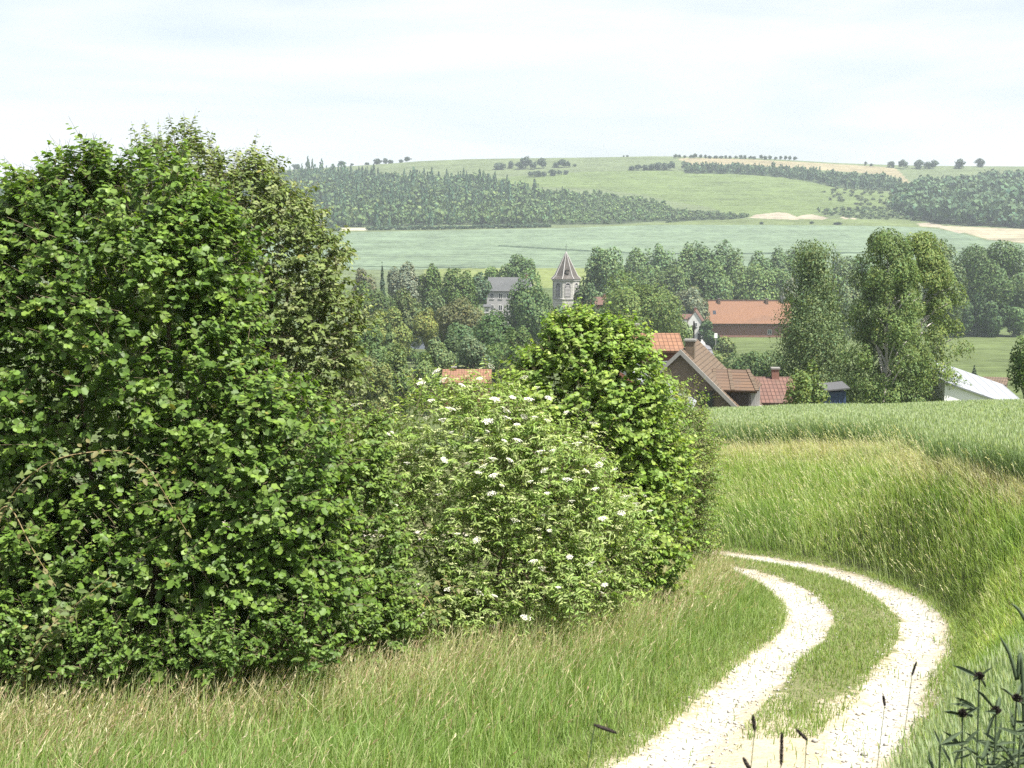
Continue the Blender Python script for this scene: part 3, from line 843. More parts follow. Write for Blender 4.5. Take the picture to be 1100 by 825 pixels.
bush('nettle_patch', 'low bright-green nettles at the foot of the tall hazel bush', 'plant', (-5.0, 15.6, hz(-5.0, 15.6)),
     [(-5.9, 15.7, -4.75, .7, .35, .5), (-4.9, 15.7, -4.85, .6, .3, .35), (-3.6, 15.9, -4.9, .6, .3, .4), (-2.6, 16.3, -4.9, .5, .3, .45)],
     520, 11, .075, LEAF_POINT, [(.085, .15, .03), (.11, .18, .04)], M['leaf'], .34, 17, up=1.1, n_stem=4, stem_r=.012, sc=.79)

# elder flower heads: flat umbels facing up and outwards
def umbel_mesh(seed):
    r = np.random.default_rng(seed)
    n = 90
    a = r.uniform(0, 2 * PI, n); q = np.sqrt(r.uniform(0, 1, n)) * (1 + .12 * np.sin(a * 5))
    P = np.stack([np.cos(a) * q * .5, np.sin(a) * q * .5, .10 * (1 - q ** 2) + r.uniform(0, .03, n)], 1)
    N = np.array([0, 0, 1.]) + r.normal(0, .35, (n, 3))
    V, Q, k = place(P, N, r.normal(size=(n, 3)), np.full(n, .12) * r.uniform(.7, 1.2, n), CARD)
    acc = Acc(); acc.add(V, Q, (1, 1, 1))
    for j in range(7):
        b = j * 2 * PI / 7
        v_, q_ = ribbons(np.array([[0, 0, -.30]]), np.array([[math.cos(b) * .3, math.sin(b) * .3, .03]]), .014, .008)
        acc.add(v_, q_, (1, 1, 1))
    return acc.mesh('flower_head', M['flower'])


UMB = [umbel_mesh(s_) for s_ in range(3)]
elder = bpy.data.objects['elder_bush']
_r = np.random.default_rng(31)
_u, _v = project(ft[:, 0], ft[:, 1], ft[:, 2])
_cov = np.array([np.sum((np.abs(_u - _u[j]) < 9) & (np.abs(_v - _v[j] - 2) < 8) & (ft[:, 1] < ft[j, 1] - .04)) for j in range(len(ft))])
_sc = -_cov * 1.0 + np.clip(fd[:, 2], -1, .6) * .8 + .45 * ft[:, 0] + .6 * (ft[:, 2] + 2.8) + _r.normal(0, .9, len(ft))
_near = np.array([np.sum(np.linalg.norm(ft - ft[j], axis=1) < .3) for j in range(len(ft))])
_sc = np.where(_near < 14, -99, _sc)
picked = []
for j in np.argsort(-_sc):
    if len(picked) >= 98: break
    if all(np.linalg.norm(ft[j] - ft[i]) > .14 for i in picked): picked.append(j)
for j in picked:
    o = link('flower_head', UMB[_r.integers(0, 3)], elder, ft[j] - np.array(elder.location) + np.array([0, -.07, .06]))
    s_ = _r.uniform(.06, .125); o.scale = (s_, s_, s_)
    o.rotation_euler = (_r.normal(.32, .2), _r.normal(.12, .2), _r.uniform(0, 6))


# flower buds not yet open: too many and small to count
_bt = np.argsort(-(_sc + _r.normal(0, 1.5, len(_sc))))[98:520]
_acc = Acc()
for j in _bt:
    n_ = 16; q_ = np.sqrt(_r.uniform(0, 1, n_)) * _r.uniform(.025, .05); a_ = _r.uniform(0, 2 * PI, n_)
    P_ = ft[j] - np.array(elder.location) + np.array([0, -.03, .05]) + np.stack([np.cos(a_) * q_, np.sin(a_) * q_, _r.uniform(0, .012, n_)], 1)
    V_, Q_, k_ = place(P_, np.array([0, -.3, 1.]) + _r.normal(0, .3, (n_, 3)), _r.normal(size=(n_, 3)), np.full(n_, .014), CARD)
    _acc.add(V_, Q_, np.array([.50, .53, .28]) * _r.uniform(.8, 1.15))
tag(link('unopened_flower', _acc.mesh('unopened_flower', M['leaf_matt']), elder), kind='stuff')


# bramble canes arching out of the big bush on the left
def bramble(label, paths, seed):
    r = np.random.default_rng(seed)
    b = np.array(paths[0][0]); b[2] = hz(b[0], b[1])
    root = thing('bramble', label, 'bramble', b)
    lv = []
    for p in paths:
        c = catmull(np.array(p) - b, 8)
        v_, q_ = tube(c, np.linspace(.007, .003, len(c)), 6)
        a = Acc(); a.add(v_, q_, (1, 1, 1)); link('cane', a.mesh('cane', M['bramble']), root)
        for i in range(2, len(c)):
            for k in range(3):
                lv.append(c[i] + r.normal(0, .05, 3))
    lv = np.array(lv); n = len(lv)
    V, Q, k = place(lv, np.array([0, -.3, .8]) + r.normal(0, .4, (n, 3)), r.normal(size=(n, 3)), r.uniform(.04, .085, n), LEAF_POINT)
    C = np.array([(.13, .17, .05), (.16, .15, .06), (.09, .13, .04)])[r.integers(0, 3, n)]
    link('foliage', mesh_np('foliage', V, [Q], M['leaf_matt'], np.repeat(C, k, 0)), root)


def A(u, v, Y): return tuple(at(u, v, Y))


bramble('long arching bramble cane bare along its top across the left bush', [[A(-30, 700, 12.25), A(0, 560, 12.15), A(40, 505, 12.1), A(95, 486, 12.1), A(150, 494, 12.1), A(200, 570, 12.25)], [A(-10, 560, 12.15), A(10, 545, 12.1), A(35, 590, 12.1), A(60, 630, 12.15)]], 1)
bramble('leaning reddish bramble cane low in the left bush', [[A(20, 735, 12.1), A(40, 690, 12.05), A(75, 655, 12.0), A(122, 617, 12.05)], [A(25, 740, 12.1), A(30, 720, 12.05), A(60, 680, 12.05), A(65, 678, 12.05)]], 2)
bramble('short dry bramble canes curling at the dark hollow under the elder', [[A(440, 700, 14.9), A(455, 650, 14.8), A(475, 622, 14.8), A(490, 640, 14.8)], [A(420, 700, 14.75), A(430, 660, 14.75), A(455, 640, 14.75), A(470, 668, 14.75)]], 3)

# ------------------------------------------------------------------ grass, wheat
def blades(x, y, z, h, w, az, lean, C):
    n = len(x)
    ld = np.stack([np.cos(az), np.sin(az)], 1)
    f = rng.uniform(0, PI, n)
    wd = np.stack([np.cos(f), np.sin(f)], 1)
    B = np.stack([x, y, z - .03], 1)
    Mi = B + np.concatenate([ld * (h * lean * .28)[:, None], (h * .58)[:, None]], 1)
    T = B + np.concatenate([ld * (h * lean)[:, None], (h * np.sqrt(np.maximum(1 - .55 * lean ** 2, .2)))[:, None]], 1)
    W = np.concatenate([wd * (w * .5)[:, None], np.zeros((n, 1))], 1)
    V = np.stack([B - W, B + W, Mi + W * .85, Mi - W * .85, T + W * .18, T - W * .18], 1)
    q = np.array([(0, 1, 2, 3), (3, 2, 4, 5)])
    Q = (q[None] + (np.arange(n) * 6)[:, None, None]).reshape(-1, 4)
    return V.reshape(-1, 3), Q, np.repeat(C, 6, 0), T, unit(T - Mi)


def pal(cols, n, wts=None, j=.22):
    cols = np.array(cols, float)
    return cols[rng.choice(len(cols), n, p=wts)] * rng.uniform(1 - j, 1 + j, (n, 1))


def spread(n, x0, x1, y0, y1, pow_=1.0):
    y = y0 + (y1 - y0) * rng.uniform(0, 1, n) ** pow_
    x = rng.uniform(x0, x1, n)
    z, d, q, par = height(x, y, True)
    return x, y, z, d, q, par


def heads(acc, T, D, ln, wd, C, n_each=1, fluff=.0):
    n = len(T)
    for k in range(n_each):
        t = rng.uniform(-.9, .1, n) if n_each > 1 else np.full(n, -.35)
        dd = unit(D + rng.normal(0, fluff, (n, 3)))
        P = T + D * (ln * t)[:, None] + rng.normal(0, 1, (n, 3)) * (wd * (.6 if n_each > 1 else 0))[:, None]
        l2 = ln if n_each == 1 else ln * .34
        side = unit(np.cross(dd, rng.normal(size=(n, 3))))
        up_ = np.cross(side, dd)
        V = np.stack([P - dd * (l2 * .5)[:, None], P + side * wd[:, None], P + dd * (l2 * .5)[:, None], P - side * wd[:, None]], 1)
        Q = (np.arange(n) * 4)[:, None] + np.arange(4)[None]
        acc.add(V, Q, np.repeat(C, 4, 0))


def tuft_noise(x, y, s, seed):
    return wob(x, y, s, seed) + .5 * wob(x, y, s * 2.7, seed + 1)


# left verge between the hedge and the track
def verge():
    acc = Acc()
    x, y, z, d, q, par = spread(330000, -9.5, 6.2, 8.5, 31, 1.0)
    k = (d < -1.12) & (d > -7.5) & (np.abs(x) < .42 * y + .6) & (y < 14.5 + np.maximum(0, (x + 2.5) * 1.75) + 1.5)
    x, y, z, d = x[k], y[k], z[k], d[k]
    edge = smooth(-1.1, -2.4, d)
    foot = np.array([(-9, 11.5), (-4.5, 12), (-1.5, 14), (-.3, 15.3), (1.1, 18), (3.3, 23.6), (4.1, 26.5)])
    hd = np.full(len(x), 9.)
    for (ax, ay), (bx, by) in zip(foot[:-1], foot[1:]):
        t = np.clip(((x - ax) * (bx - ax) + (y - ay) * (by - ay)) / ((bx - ax) ** 2 + (by - ay) ** 2), 0, 1)
        hd = np.minimum(hd, np.hypot(x - ax - t * (bx - ax), y - ay - t * (by - ay)))
    foot_w = smooth(1.7, .35, hd) * smooth(-1.3, -1.9, d)
    tn = tuft_noise(x, y, 1.4, 50)
    h = (.09 + .34 * edge) * rng.uniform(.5, 1.2, len(x)) * (1 + .25 * tn)
    h = h * (1 + .35 * foot_w)
    dry = np.clip(.10 + .25 * smooth(-2.8, -4.8, d) + .65 * foot_w + .25 * tn, 0.03, .75)
    isdry = rng.uniform(size=len(x)) < dry * .75
    C = np.where(isdry[:, None], pal([(.46, .43, .24), (.38, .38, .19), (.52, .48, .30)], len(x)), pal([(.20, .30, .075), (.245, .34, .10), (.155, .26, .06), (.28, .36, .14)], len(x)))
    V, Q, CC, T, D = blades(x, y, z, h, rng.uniform(.006, .011, len(x)), rng.normal(.6, 1.3, len(x)), np.clip(rng.normal(.35, .2, len(x)), .02, .85), C)
    acc.add(V, Q, CC)
    # flowering stalks with tan panicles, thickest against the hedge
    i = rng.choice(len(x), 9000, p=(edge * (.2 + .5 * smooth(-2.2, -4.5, d) + 1.6 * foot_w)) / (edge * (.2 + .5 * smooth(-2.2, -4.5, d) + 1.6 * foot_w)).sum())
    C = pal([(.52, .45, .30), (.45, .37, .24), (.56, .51, .36), (.36, .26, .18)], len(i))
    V, Q, CC, T, D = blades(x[i] + rng.normal(0, .05, len(i)), y[i], z[i], rng.uniform(.36, .66, len(i)), np.full(len(i), .0035), rng.normal(.3, .9, len(i)), np.clip(rng.normal(.4, .15, len(i)), .05, .8), C * np.array([.8, 1, .8]))
    acc.add(V, Q, CC)
    heads(acc, T, D, rng.uniform(.10, .2, len(i)), rng.uniform(.002, .0042, len(i)), C, 7, .25)
    o = link('verge_grass', acc.mesh('verge_grass', M['blade']))
    tag(o, 'tall seeding meadow grass between the hedge foot and the chalk track', 'grass', kind='stuff')


def bank():
    acc = Acc()
    x, y, z, d, q, par = spread(560000, -2, 13, 9, 40)
    k = (d > 1.14) & ((q < .82) | (y < 15)) & (q < 1.0) & (x < .42 * y + .6) & (x > -.5) & (d > 1.65 - .5 * smooth(14, 18, y)) & (y > 11.5)
    x, y, z, d, q = x[k], y[k], z[k], d[k], q[k]
    tn = tuft_noise(x, y, 1.1, 60)
    h = np.interp(d, [1.25, 1.5, 2.2, 9], [.08, .16, .28, .30]) * rng.uniform(.5, 1.2, len(x)) * (1 + .3 * tn) * np.where(y < 17, .8, 1)
    dryness = np.clip(.06 + .10 * tn + .85 * smooth(.48, .74, q) * smooth(14, 18, y), .02, .92)
    isdry = rng.uniform(size=len(x)) < dryness
    C = np.where(isdry[:, None], pal([(.50, .46, .30), (.55, .51, .36), (.42, .39, .23)], len(x)), pal([(.235, .335, .075), (.28, .375, .10), (.20, .305, .065), (.34, .41, .17)], len(x)))
    pt = smooth(.1, .5, wob(x, y, .9, 62) + .6 * wob(x, y, 2.6, 63))[:, None]
    C = C * (1 - pt * np.array([.22, .14, .20]))
    pl = smooth(.25, .6, wob(x, y, 1.3, 65))[:, None]; C = C + pl * np.array([.07, .06, .03])
    h = h * (1 + .35 * pt[:, 0])
    V, Q, CC, T, D = blades(x, y, z, h, rng.uniform(.008, .015, len(x)), rng.normal(2.6, 1.1, len(x)), np.clip(rng.normal(.32, .2, len(x)), .02, .85), C)
    acc.add(V, Q, CC)
    i = rng.choice(len(x), 3600, p=smooth(18, 27, y) / smooth(18, 27, y).sum())
    C = pal([(.52, .50, .32), (.46, .46, .27), (.56, .53, .38)], len(i))
    V, Q, CC, T, D = blades(x[i], y[i], z[i], rng.uniform(.4, .75, len(i)), np.full(len(i), .005), rng.normal(2.7, .6, len(i)), np.clip(rng.normal(.4, .15, len(i)), .05, .8), C * np.array([.75, .95, .7]))
    acc.add(V, Q, CC)
    heads(acc, T, D, rng.uniform(.10, .2, len(i)), rng.uniform(.003, .0065, len(i)), C, 6, .18)
    o = link('bank_grass', acc.mesh('bank_grass', M['blade']))
    tag(o, 'rough bright-green grass with a dry straw-coloured rim on the bank outside the bend', 'grass', kind='stuff')


def wheat():
    acc = Acc()
    parts = []
    for n, y0, y1, x1 in ((34000, 4.5, 13, 5.2), (60000, 13, 24, 10.5), (150000, 22, 38, 16.5), (120000, 38, 60, 26)):
        x, y, z, d, q, par = spread(n, 0.3, x1, y0, y1)
        tn = tuft_noise(x, y, .8, 70)
        k = (((q >= .80) & (y > 15)) | (q >= .985) | ((y < 12.3) & (d > 1.62))) & (x < .43 * y + .6) & (rng.uniform(size=n) < .9 + .35 * tn) & (x > .02 * y)
        parts.append(np.stack([x[k], y[k], z[k]], 1))
    p = np.concatenate(parts); x, y, z = p.T; n = len(p)
    tn = tuft_noise(x, y, .6, 71)
    h = rng.uniform(.60, .78, n) * (1 + .06 * tn)
    sc = np.clip(y / 22, .85, 1.9)
    C = pal([(.22, .295, .15), (.27, .34, .19), (.185, .26, .125)], n)
    V, Q, CC, T, D = blades(x, y, z, h, .006 * sc, rng.normal(2.8, .8, n), np.clip(rng.normal(.10, .06, n), 0, .3), C)
    acc.add(V, Q, CC)
    HC = pal([(.36, .43, .26), (.31, .39, .22), (.42, .47, .31)], n)
    heads(acc, T, D, rng.uniform(.07, .10, n), .0075 * sc, HC)
    V, Q, CC, _, _ = blades(x + rng.normal(0, .03, n), y, z + h * rng.uniform(.25, .6, n), h * rng.uniform(.3, .5, n), .010 * sc, rng.uniform(0, 6.28, n), rng.uniform(.4, .95, n), pal([(.19, .275, .13), (.235, .315, .17)], n))
    acc.add(V, Q, CC)
    o = link('wheat', acc.mesh('wheat', M['blade']))
    tag(o, 'blue-green young wheat standing on the field above the bank', 'wheat', kind='stuff')


def track_grass():
    acc = Acc()
    x, y, z, d, q, par = spread(260000, -1, 8, 9, 33)
    tn = tuft_noise(x, y, 1.6, 80)
    ad = np.abs(d + .06 * tn)
    worn = np.clip((15.0 - y) / 2.5, 0, 1)
    mid = (ad < .46 - .12 * worn) & (wob(x, y, 1.5, 83) + .5 * wob(x, y, 4, 84) > -1.2 + 1.3 * worn) & (rng.uniform(size=len(x)) < .95 - .25 * worn + .3 * tn)
    edge = (ad > 1.03) & (ad < 1.5) & (rng.uniform(size=len(x)) < smooth(1.0, 1.35, ad))
    stray = (ad < 1.3) & (rng.uniform(size=len(x)) < .02 + .07 * np.clip(tn, 0, 1))
    k = (mid | edge | stray)
    x, y, z, d, tn = x[k], y[k], z[k], d[k], tn[k]
    n = len(x)
    h = rng.uniform(.035, .10, n) * (1 + .4 * tn) + np.where(np.abs(d) > 1.1, .05, 0)
    C = pal([(.20, .285, .085), (.245, .32, .115), (.31, .34, .16), (.165, .25, .065)], n)
    V, Q, CC, T, D = blades(x, y, z + .02, h, rng.uniform(.006, .012, n), rng.uniform(0, 6.28, n), rng.uniform(.1, .8, n), C)
    acc.add(V, Q, CC)
    o = link('track_grass', acc.mesh('track_grass', M['blade']))
    tag(o, 'short worn grass growing along the middle and edges of the chalk track', 'grass', kind='stuff')


verge(); bank(); wheat(); track_grass()


# loose chalk stones on the ruts
def stones():
    r = np.random.default_rng(8)
    n = 3600
    x, y, z, d, q, par = spread(n * 4, -2, 8, 9, 31)
    k = (np.abs(d) < 1.35) & (np.abs(d) > .3)
    x, y, z = x[k][:n], y[k][:n], z[k][:n]; n = len(x)
    oc = np.array([(1, 0, 0), (0, 1, 0), (-1, 0, 0), (0, -1, 0), (0, 0, .7), (0, 0, -.7)], float)
    fc = np.array([(0, 1, 4), (1, 2, 4), (2, 3, 4), (3, 0, 4), (1, 0, 5), (2, 1, 5), (3, 2, 5), (0, 3, 5)])
    S = r.uniform(.005, .024, n) * np.where(r.uniform(size=n) < .04, 1.9, 1)
    V = oc[None] * r.uniform(.6, 1.3, (n, 6, 1)) * S[:, None, None] + np.stack([x, y, z + S * .3], 1)[:, None, :]
    F = (fc[None] + (np.arange(n) * 6)[:, None, None]).reshape(-1, 3)
    me = mesh_np('chalk_gravel', V.reshape(-1, 3), [F], plain('chalk_stone', (.46, .44, .40), .9, .1, .5, 9))
    tag(link('chalk_gravel', me), 'loose chalk stones scattered along both ruts of the track', 'gravel', kind='stuff')


stones()


# ------------------------------------------------------------------ plants close to the camera, their shade put into dark colours
M['shade_plant'] = plain('shade_toned_plant', (.062, .09, .048), .7, .2, .3, 40)  # dark base colour stands in for the shade on the near plants
M['shade_head'] = plain('shade_toned_seed_head', (.055, .045, .04), .85, .15, .4, 200)  # shade on the seed heads and buds is painted in as dark colour
M['pale_stem'] = plain('thin_green_stem', (.16, .20, .09), .7, .2, .2, 40)


def stalk(label, u, v, Y, length_px, tilt, stem_bend=.1, thick=1.0):
    tip = at(u, v, Y)
    s = length_px / FPX * Y
    d = np.array([math.sin(tilt), .08, math.cos(tilt)])
    foot = np.array([tip[0] - stem_bend, Y + .03, hz(tip[0] - stem_bend, Y + .03) - .02])
    root = thing('foxtail_grass', label, 'grass stalk', foot)
    b = tip - d * s
    c = catmull([foot * 0, (b - foot) * .55 + np.array([-.03, 0, .04]), b - foot], 8)
    v_, q_ = tube(c, np.full(len(c), .0008), 5)
    a = Acc(); a.add(v_, q_, (1, 1, 1)); link('stem', a.mesh('stem', M['shade_plant' if tilt > 1.5 else 'pale_stem']), root)
    t = np.linspace(0, 1, 8)
    prof = np.interp(t, [0, .15, .5, .85, 1], [.35, .9, 1, .75, .15]) * .0028 * thick
    v_, q_ = tube((b - foot)[None] + d[None] * (s * t)[:, None], prof, 7)
    a = Acc(); a.add(v_, q_, (1, 1, 1))
    r = np.random.default_rng(int(u))
    n = 150
    tt = r.uniform(0, 1, n); dr = sphere_dirs(n, r)
    P = (b - foot)[None] + d[None] * (s * tt)[:, None] + dr * np.interp(tt, t, prof)[:, None] * .8
    V, Q, k = place(P, dr, d[None] + dr * .6, np.full(n, .007), CARD_LONG)
    a.add(V, Q, (1, 1, 1))
    link('seed_head', a.mesh('seed_head', M['shade_head']), root)


stalk('dark grass head lying low over the left rut edge beside the verge', 662, 787, 2.1, 26, 1.95, .25)
stalk('short dark grass head pointing up over the middle of the chalk track', 809, 769, 2.2, 16, -.12, .05)
stalk('long thin dark grass head standing on the bottom edge below the track', 840, 788, 2.0, 34, .02, .04, .8)
stalk('small slanting dark grass head right of the long thin one', 856, 784, 2.2, 15, -.8, -.05, .9)
stalk('small dark grass head at the bottom edge left of the long thin one', 799, 815, 2.0, 14, -.5, .06)
stalk('pale dark-tipped grass head over the right rut near the wheat', 949, 748, 2.6, 10, -.15, .05, .8)
stalk('slim dark grass head leaning over the right rut just before the wheat', 984, 712, 2.8, 14, .3, .08, .6)


def weed(label, u, v, Y, lean, seed, bud=True, hlen=None):
    r = np.random.default_rng(seed)
    tip = at(u, v, Y)
    fx, fy = tip[0] + lean, Y + .12
    foot = np.array([fx, fy, hz(fx, fy)])
    root = thing('tall_weed', label, 'weed', foot)
    e = tip - foot
    c = catmull([(0, 0, 0), e * .5 + np.array([lean * -.05, 0, 0]), e], 12)
    v_, q_ = tube(c, np.linspace(.0032, .0018, len(c)), 7)
    a = Acc(); a.add(v_, q_, (1, 1, 1))
    br = []
    for i in range(11):
        t0 = r.uniform(.4, .95); s = c[int(t0 * (len(c) - 1))]
        dd = np.array([r.choice([-1, 1]) * r.uniform(.4, 1), r.uniform(-.5, .5), r.uniform(.5, 1.1)])
        ee = s + unit(dd) * r.uniform(.06, .17)
        v_, q_ = tube(catmull([s, (s + ee) / 2 + r.normal(0, .008, 3), ee], 4), np.linspace(.0018, .001, 9), 5)
        a.add(v_, q_, (1, 1, 1)); br.append((s, ee))
    link('stem', a.mesh('stem', M['shade_plant']), root)
    P = []; T = []
    for i in range(11, len(c)):
        for k in range(5):
            P.append(c[i]); T.append(np.array([r.normal(), r.normal() * .5, r.uniform(-.1, .6)]))
    for s, ee in br:
        for k in range(9):
            t = r.uniform(.2, 1); P.append(s + (ee - s) * t); T.append(np.array([r.normal(), r.normal() * .5, r.uniform(-.1, .7)]))
    P = np.array(P); T = np.array(T); n = len(P)
    V, Q, k = place(P, np.array([0, -.4, .6]) + r.normal(0, .4, (n, 3)), T, r.uniform(.025, .06, n), LEAF_NARROW)
    link('foliage', mesh_np('foliage', V, [Q], M['shade_plant']), root)
    if bud:
        dr = sphere_dirs(70, r)
        ends = [e] + [x[1] for x in br[:4]]
        for j, en in enumerate(ends):
            a = Acc()
            V, Q, k = place(en + dr * .004, dr, dr + np.array([0, 0, .8]), np.full(70, .013 if j == 0 else .008), LEAF_SLIM)
            a.add(V, Q, (1, 1, 1))
            link('bud', a.mesh('bud', M['shade_head']), root)


weed('dark leafy weed with a bushy top bud in the bottom right corner', 1052, 728, 2.7, .06, 1)
weed('shorter dark weed with narrow leaves left of the bushy-topped weed', 1034, 768, 2.6, .08, 2)
weed('dark weed with narrow leaves at the right edge under the bent blade', 1092, 752, 2.6, .02, 3)
weed('thin dark weed with a drooping tip between the two bushy-topped weeds', 1070, 765, 2.5, .05, 5)
weed('lowest dark weed in the very corner at the right edge', 1096, 790, 2.3, .02, 6, bud=False)
weed('low dark weed sprig at the bottom edge among the wheat', 1010, 800, 2.4, .03, 4, bud=False)


def dark_blade(label, pts, Y):
    P = np.array([at(u, v, Y) for u, v in pts])
    f = np.array([P[0][0] + .1, Y, hz(P[0][0] + .1, Y)])
    c = catmull(np.vstack([f[None], P]) - f, 8)
    root = link('grass_blade', None) if False else None
    w = np.interp(np.linspace(0, 1, len(c)), [0, .6, .85, 1], [.004, .004, .003, .0006])
    v_, q_ = tube(c, w, 4); v_[:, 1] *= 1.0
    a = Acc(); a.add(v_, q_, (1, 1, 1))
    o = link('grass_blade', a.mesh('grass_blade', M['shade_plant']), loc=f)
    tag(o, label, 'grass blade')


dark_blade('bent dark grass blade arching at the right edge above the weeds', [(1100, 770), (1092, 730), (1084, 702), (1073, 682)], 2.7)
dark_blade('second dark blade cut by the right edge above the bent one', [(1112, 700), (1104, 672), (1094, 655), (1086, 648)], 2.9)

# ------------------------------------------------------------------ buildings
class PB:
    """mesh of mixed polygons"""
    def __init__(s): s.V = []; s.F = []
    def poly(s, pts):
        b = len(s.V); s.V += [tuple(map(float, p)) for p in pts]; s.F.append(list(range(b, b + len(pts)))); return s
    def box(s, x0, x1, y0, y1, z0, z1):
        b = len(s.V)
        s.V += [(x, y, z) for z in (z0, z1) for x, y in ((x0, y0), (x1, y0), (x1, y1), (x0, y1))]
        s.F += [[b + i for i in f] for f in ((3, 2, 1, 0), (4, 5, 6, 7), (0, 1, 5, 4), (1, 2, 6, 5), (2, 3, 7, 6), (3, 0, 4, 7))]
        return s
    def slab(s, quad, th):
        """sloping sheet of thickness th below its top face"""
        q = np.array(quad, float); n = np.cross(q[1] - q[0], q[2] - q[0]); n /= np.linalg.norm(n)
        if n[2] < 0: q = q[::-1]; n = -n
        b = len(s.V); s.V += [tuple(p) for p in q] + [tuple(p - n * th) for p in q]
        k = len(q)
        s.F.append([b + i for i in range(k)]); s.F.append([b + k + i for i in range(k)][::-1])
        for i in range(k):
            j = (i + 1) % k
            s.F.append([b + j, b + i, b + k + i, b + k + j])
        return s
    def ring(s, pts_lo, pts_hi):
        k = len(pts_lo)
        for i in range(k):
            j = (i + 1) % k
            s.poly([pts_lo[i], pts_lo[j], pts_hi[j], pts_hi[i]])
        return s
    def build(s, name, mat, parent=None, loc=None):
        me = bpy.data.meshes.new(name); me.from_pydata(s.V, [], s.F); me.materials.append(mat); me.update()
        return link(name, me, parent, loc)


def gable_walls(L, W, he, hr, z0=-3.0):
    """ridge along X"""
    a, b = L / 2, W / 2
    p = PB()
    p.poly([(-a, -b, z0), (a, -b, z0), (a, -b, he), (-a, -b, he)])
    p.poly([(a, b, z0), (-a, b, z0), (-a, b, he), (a, b, he)])
    p.poly([(-a, b, z0), (-a, -b, z0), (-a, -b, he), (-a, 0, hr), (-a, b, he)])
    p.poly([(a, -b, z0), (a, b, z0), (a, b, he), (a, 0, hr), (a, -b, he)])
    return p


def gable_roof(L, W, he, hr, over=.35, side=.45, th=.16):
    a, b = L / 2 + over, W / 2
    k = (hr - he) / b
    e = b + side; ze = he - k * side
    up = .05
    p = PB()
    p.slab([(-a, -e, ze + up), (a, -e, ze + up), (a, -.001, hr + up), (-a, -.001, hr + up)], th)
    p.slab([(a, e, ze + up), (-a, e, ze + up), (-a, .001, hr + up), (a, .001, hr + up)], th)
    return p


def chimney(parent, x, y, z0, z1, s=.6, mat='brick_red', pots=1):
    c = PB().box(x - s / 2, x + s / 2, y - s / 2, y + s / 2, z0, z1).build('chimney', M[mat], parent)
    PB().box(x - s / 2 - .06, x + s / 2 + .06, y - s / 2 - .06, y + s / 2 + .06, z1, z1 + .1).build('chimney_cap', M['concrete'], c)
    return c


def window(parent, x, y, z, w, h, nrm=(0, -1), frame='paint_white', mull=1):
    """window proud of a wall facing nrm (axis aligned in the building's frame)"""
    nx, ny = nrm
    tx, ty = -ny, nx
    def bx(p, u0, u1, d0, d1, z0, z1):
        xs = sorted((x + tx * u0 + nx * d0, x + tx * u1 + nx * d1)); ys = sorted((y + ty * u0 + ny * d0, y + ty * u1 + ny * d1))
        p.box(xs[0], xs[1], ys[0], ys[1], z0, z1)
    f = PB(); t = .07
    bx(f, -w / 2, w / 2, .003, .06, z - h / 2, z - h / 2 + t); bx(f, -w / 2, w / 2, .003, .06, z + h / 2 - t, z + h / 2)
    bx(f, -w / 2, -w / 2 + t, .003, .06, z - h / 2 + t, z + h / 2 - t); bx(f, w / 2 - t, w / 2, .003, .06, z - h / 2 + t, z + h / 2 - t)
    for i in range(mull):
        c = -w / 2 + w * (i + 1) / (mull + 1)
        bx(f, c - t / 2, c + t / 2, .005, .055, z - h / 2 + t, z + h / 2 - t)
    fo = f.build('window', M[frame], parent)
    g = PB(); bx(g, -w / 2 + t, w / 2 - t, .004, .02, z - h / 2 + t, z + h / 2 - t); g.build('pane', M['glass'], fo)
    s = PB(); bx(s, -w / 2 - .08, w / 2 + .08, .003, .12, z - h / 2 - .09, z - h / 2 - .003); s.build('sill', M['concrete'], fo)
    return fo


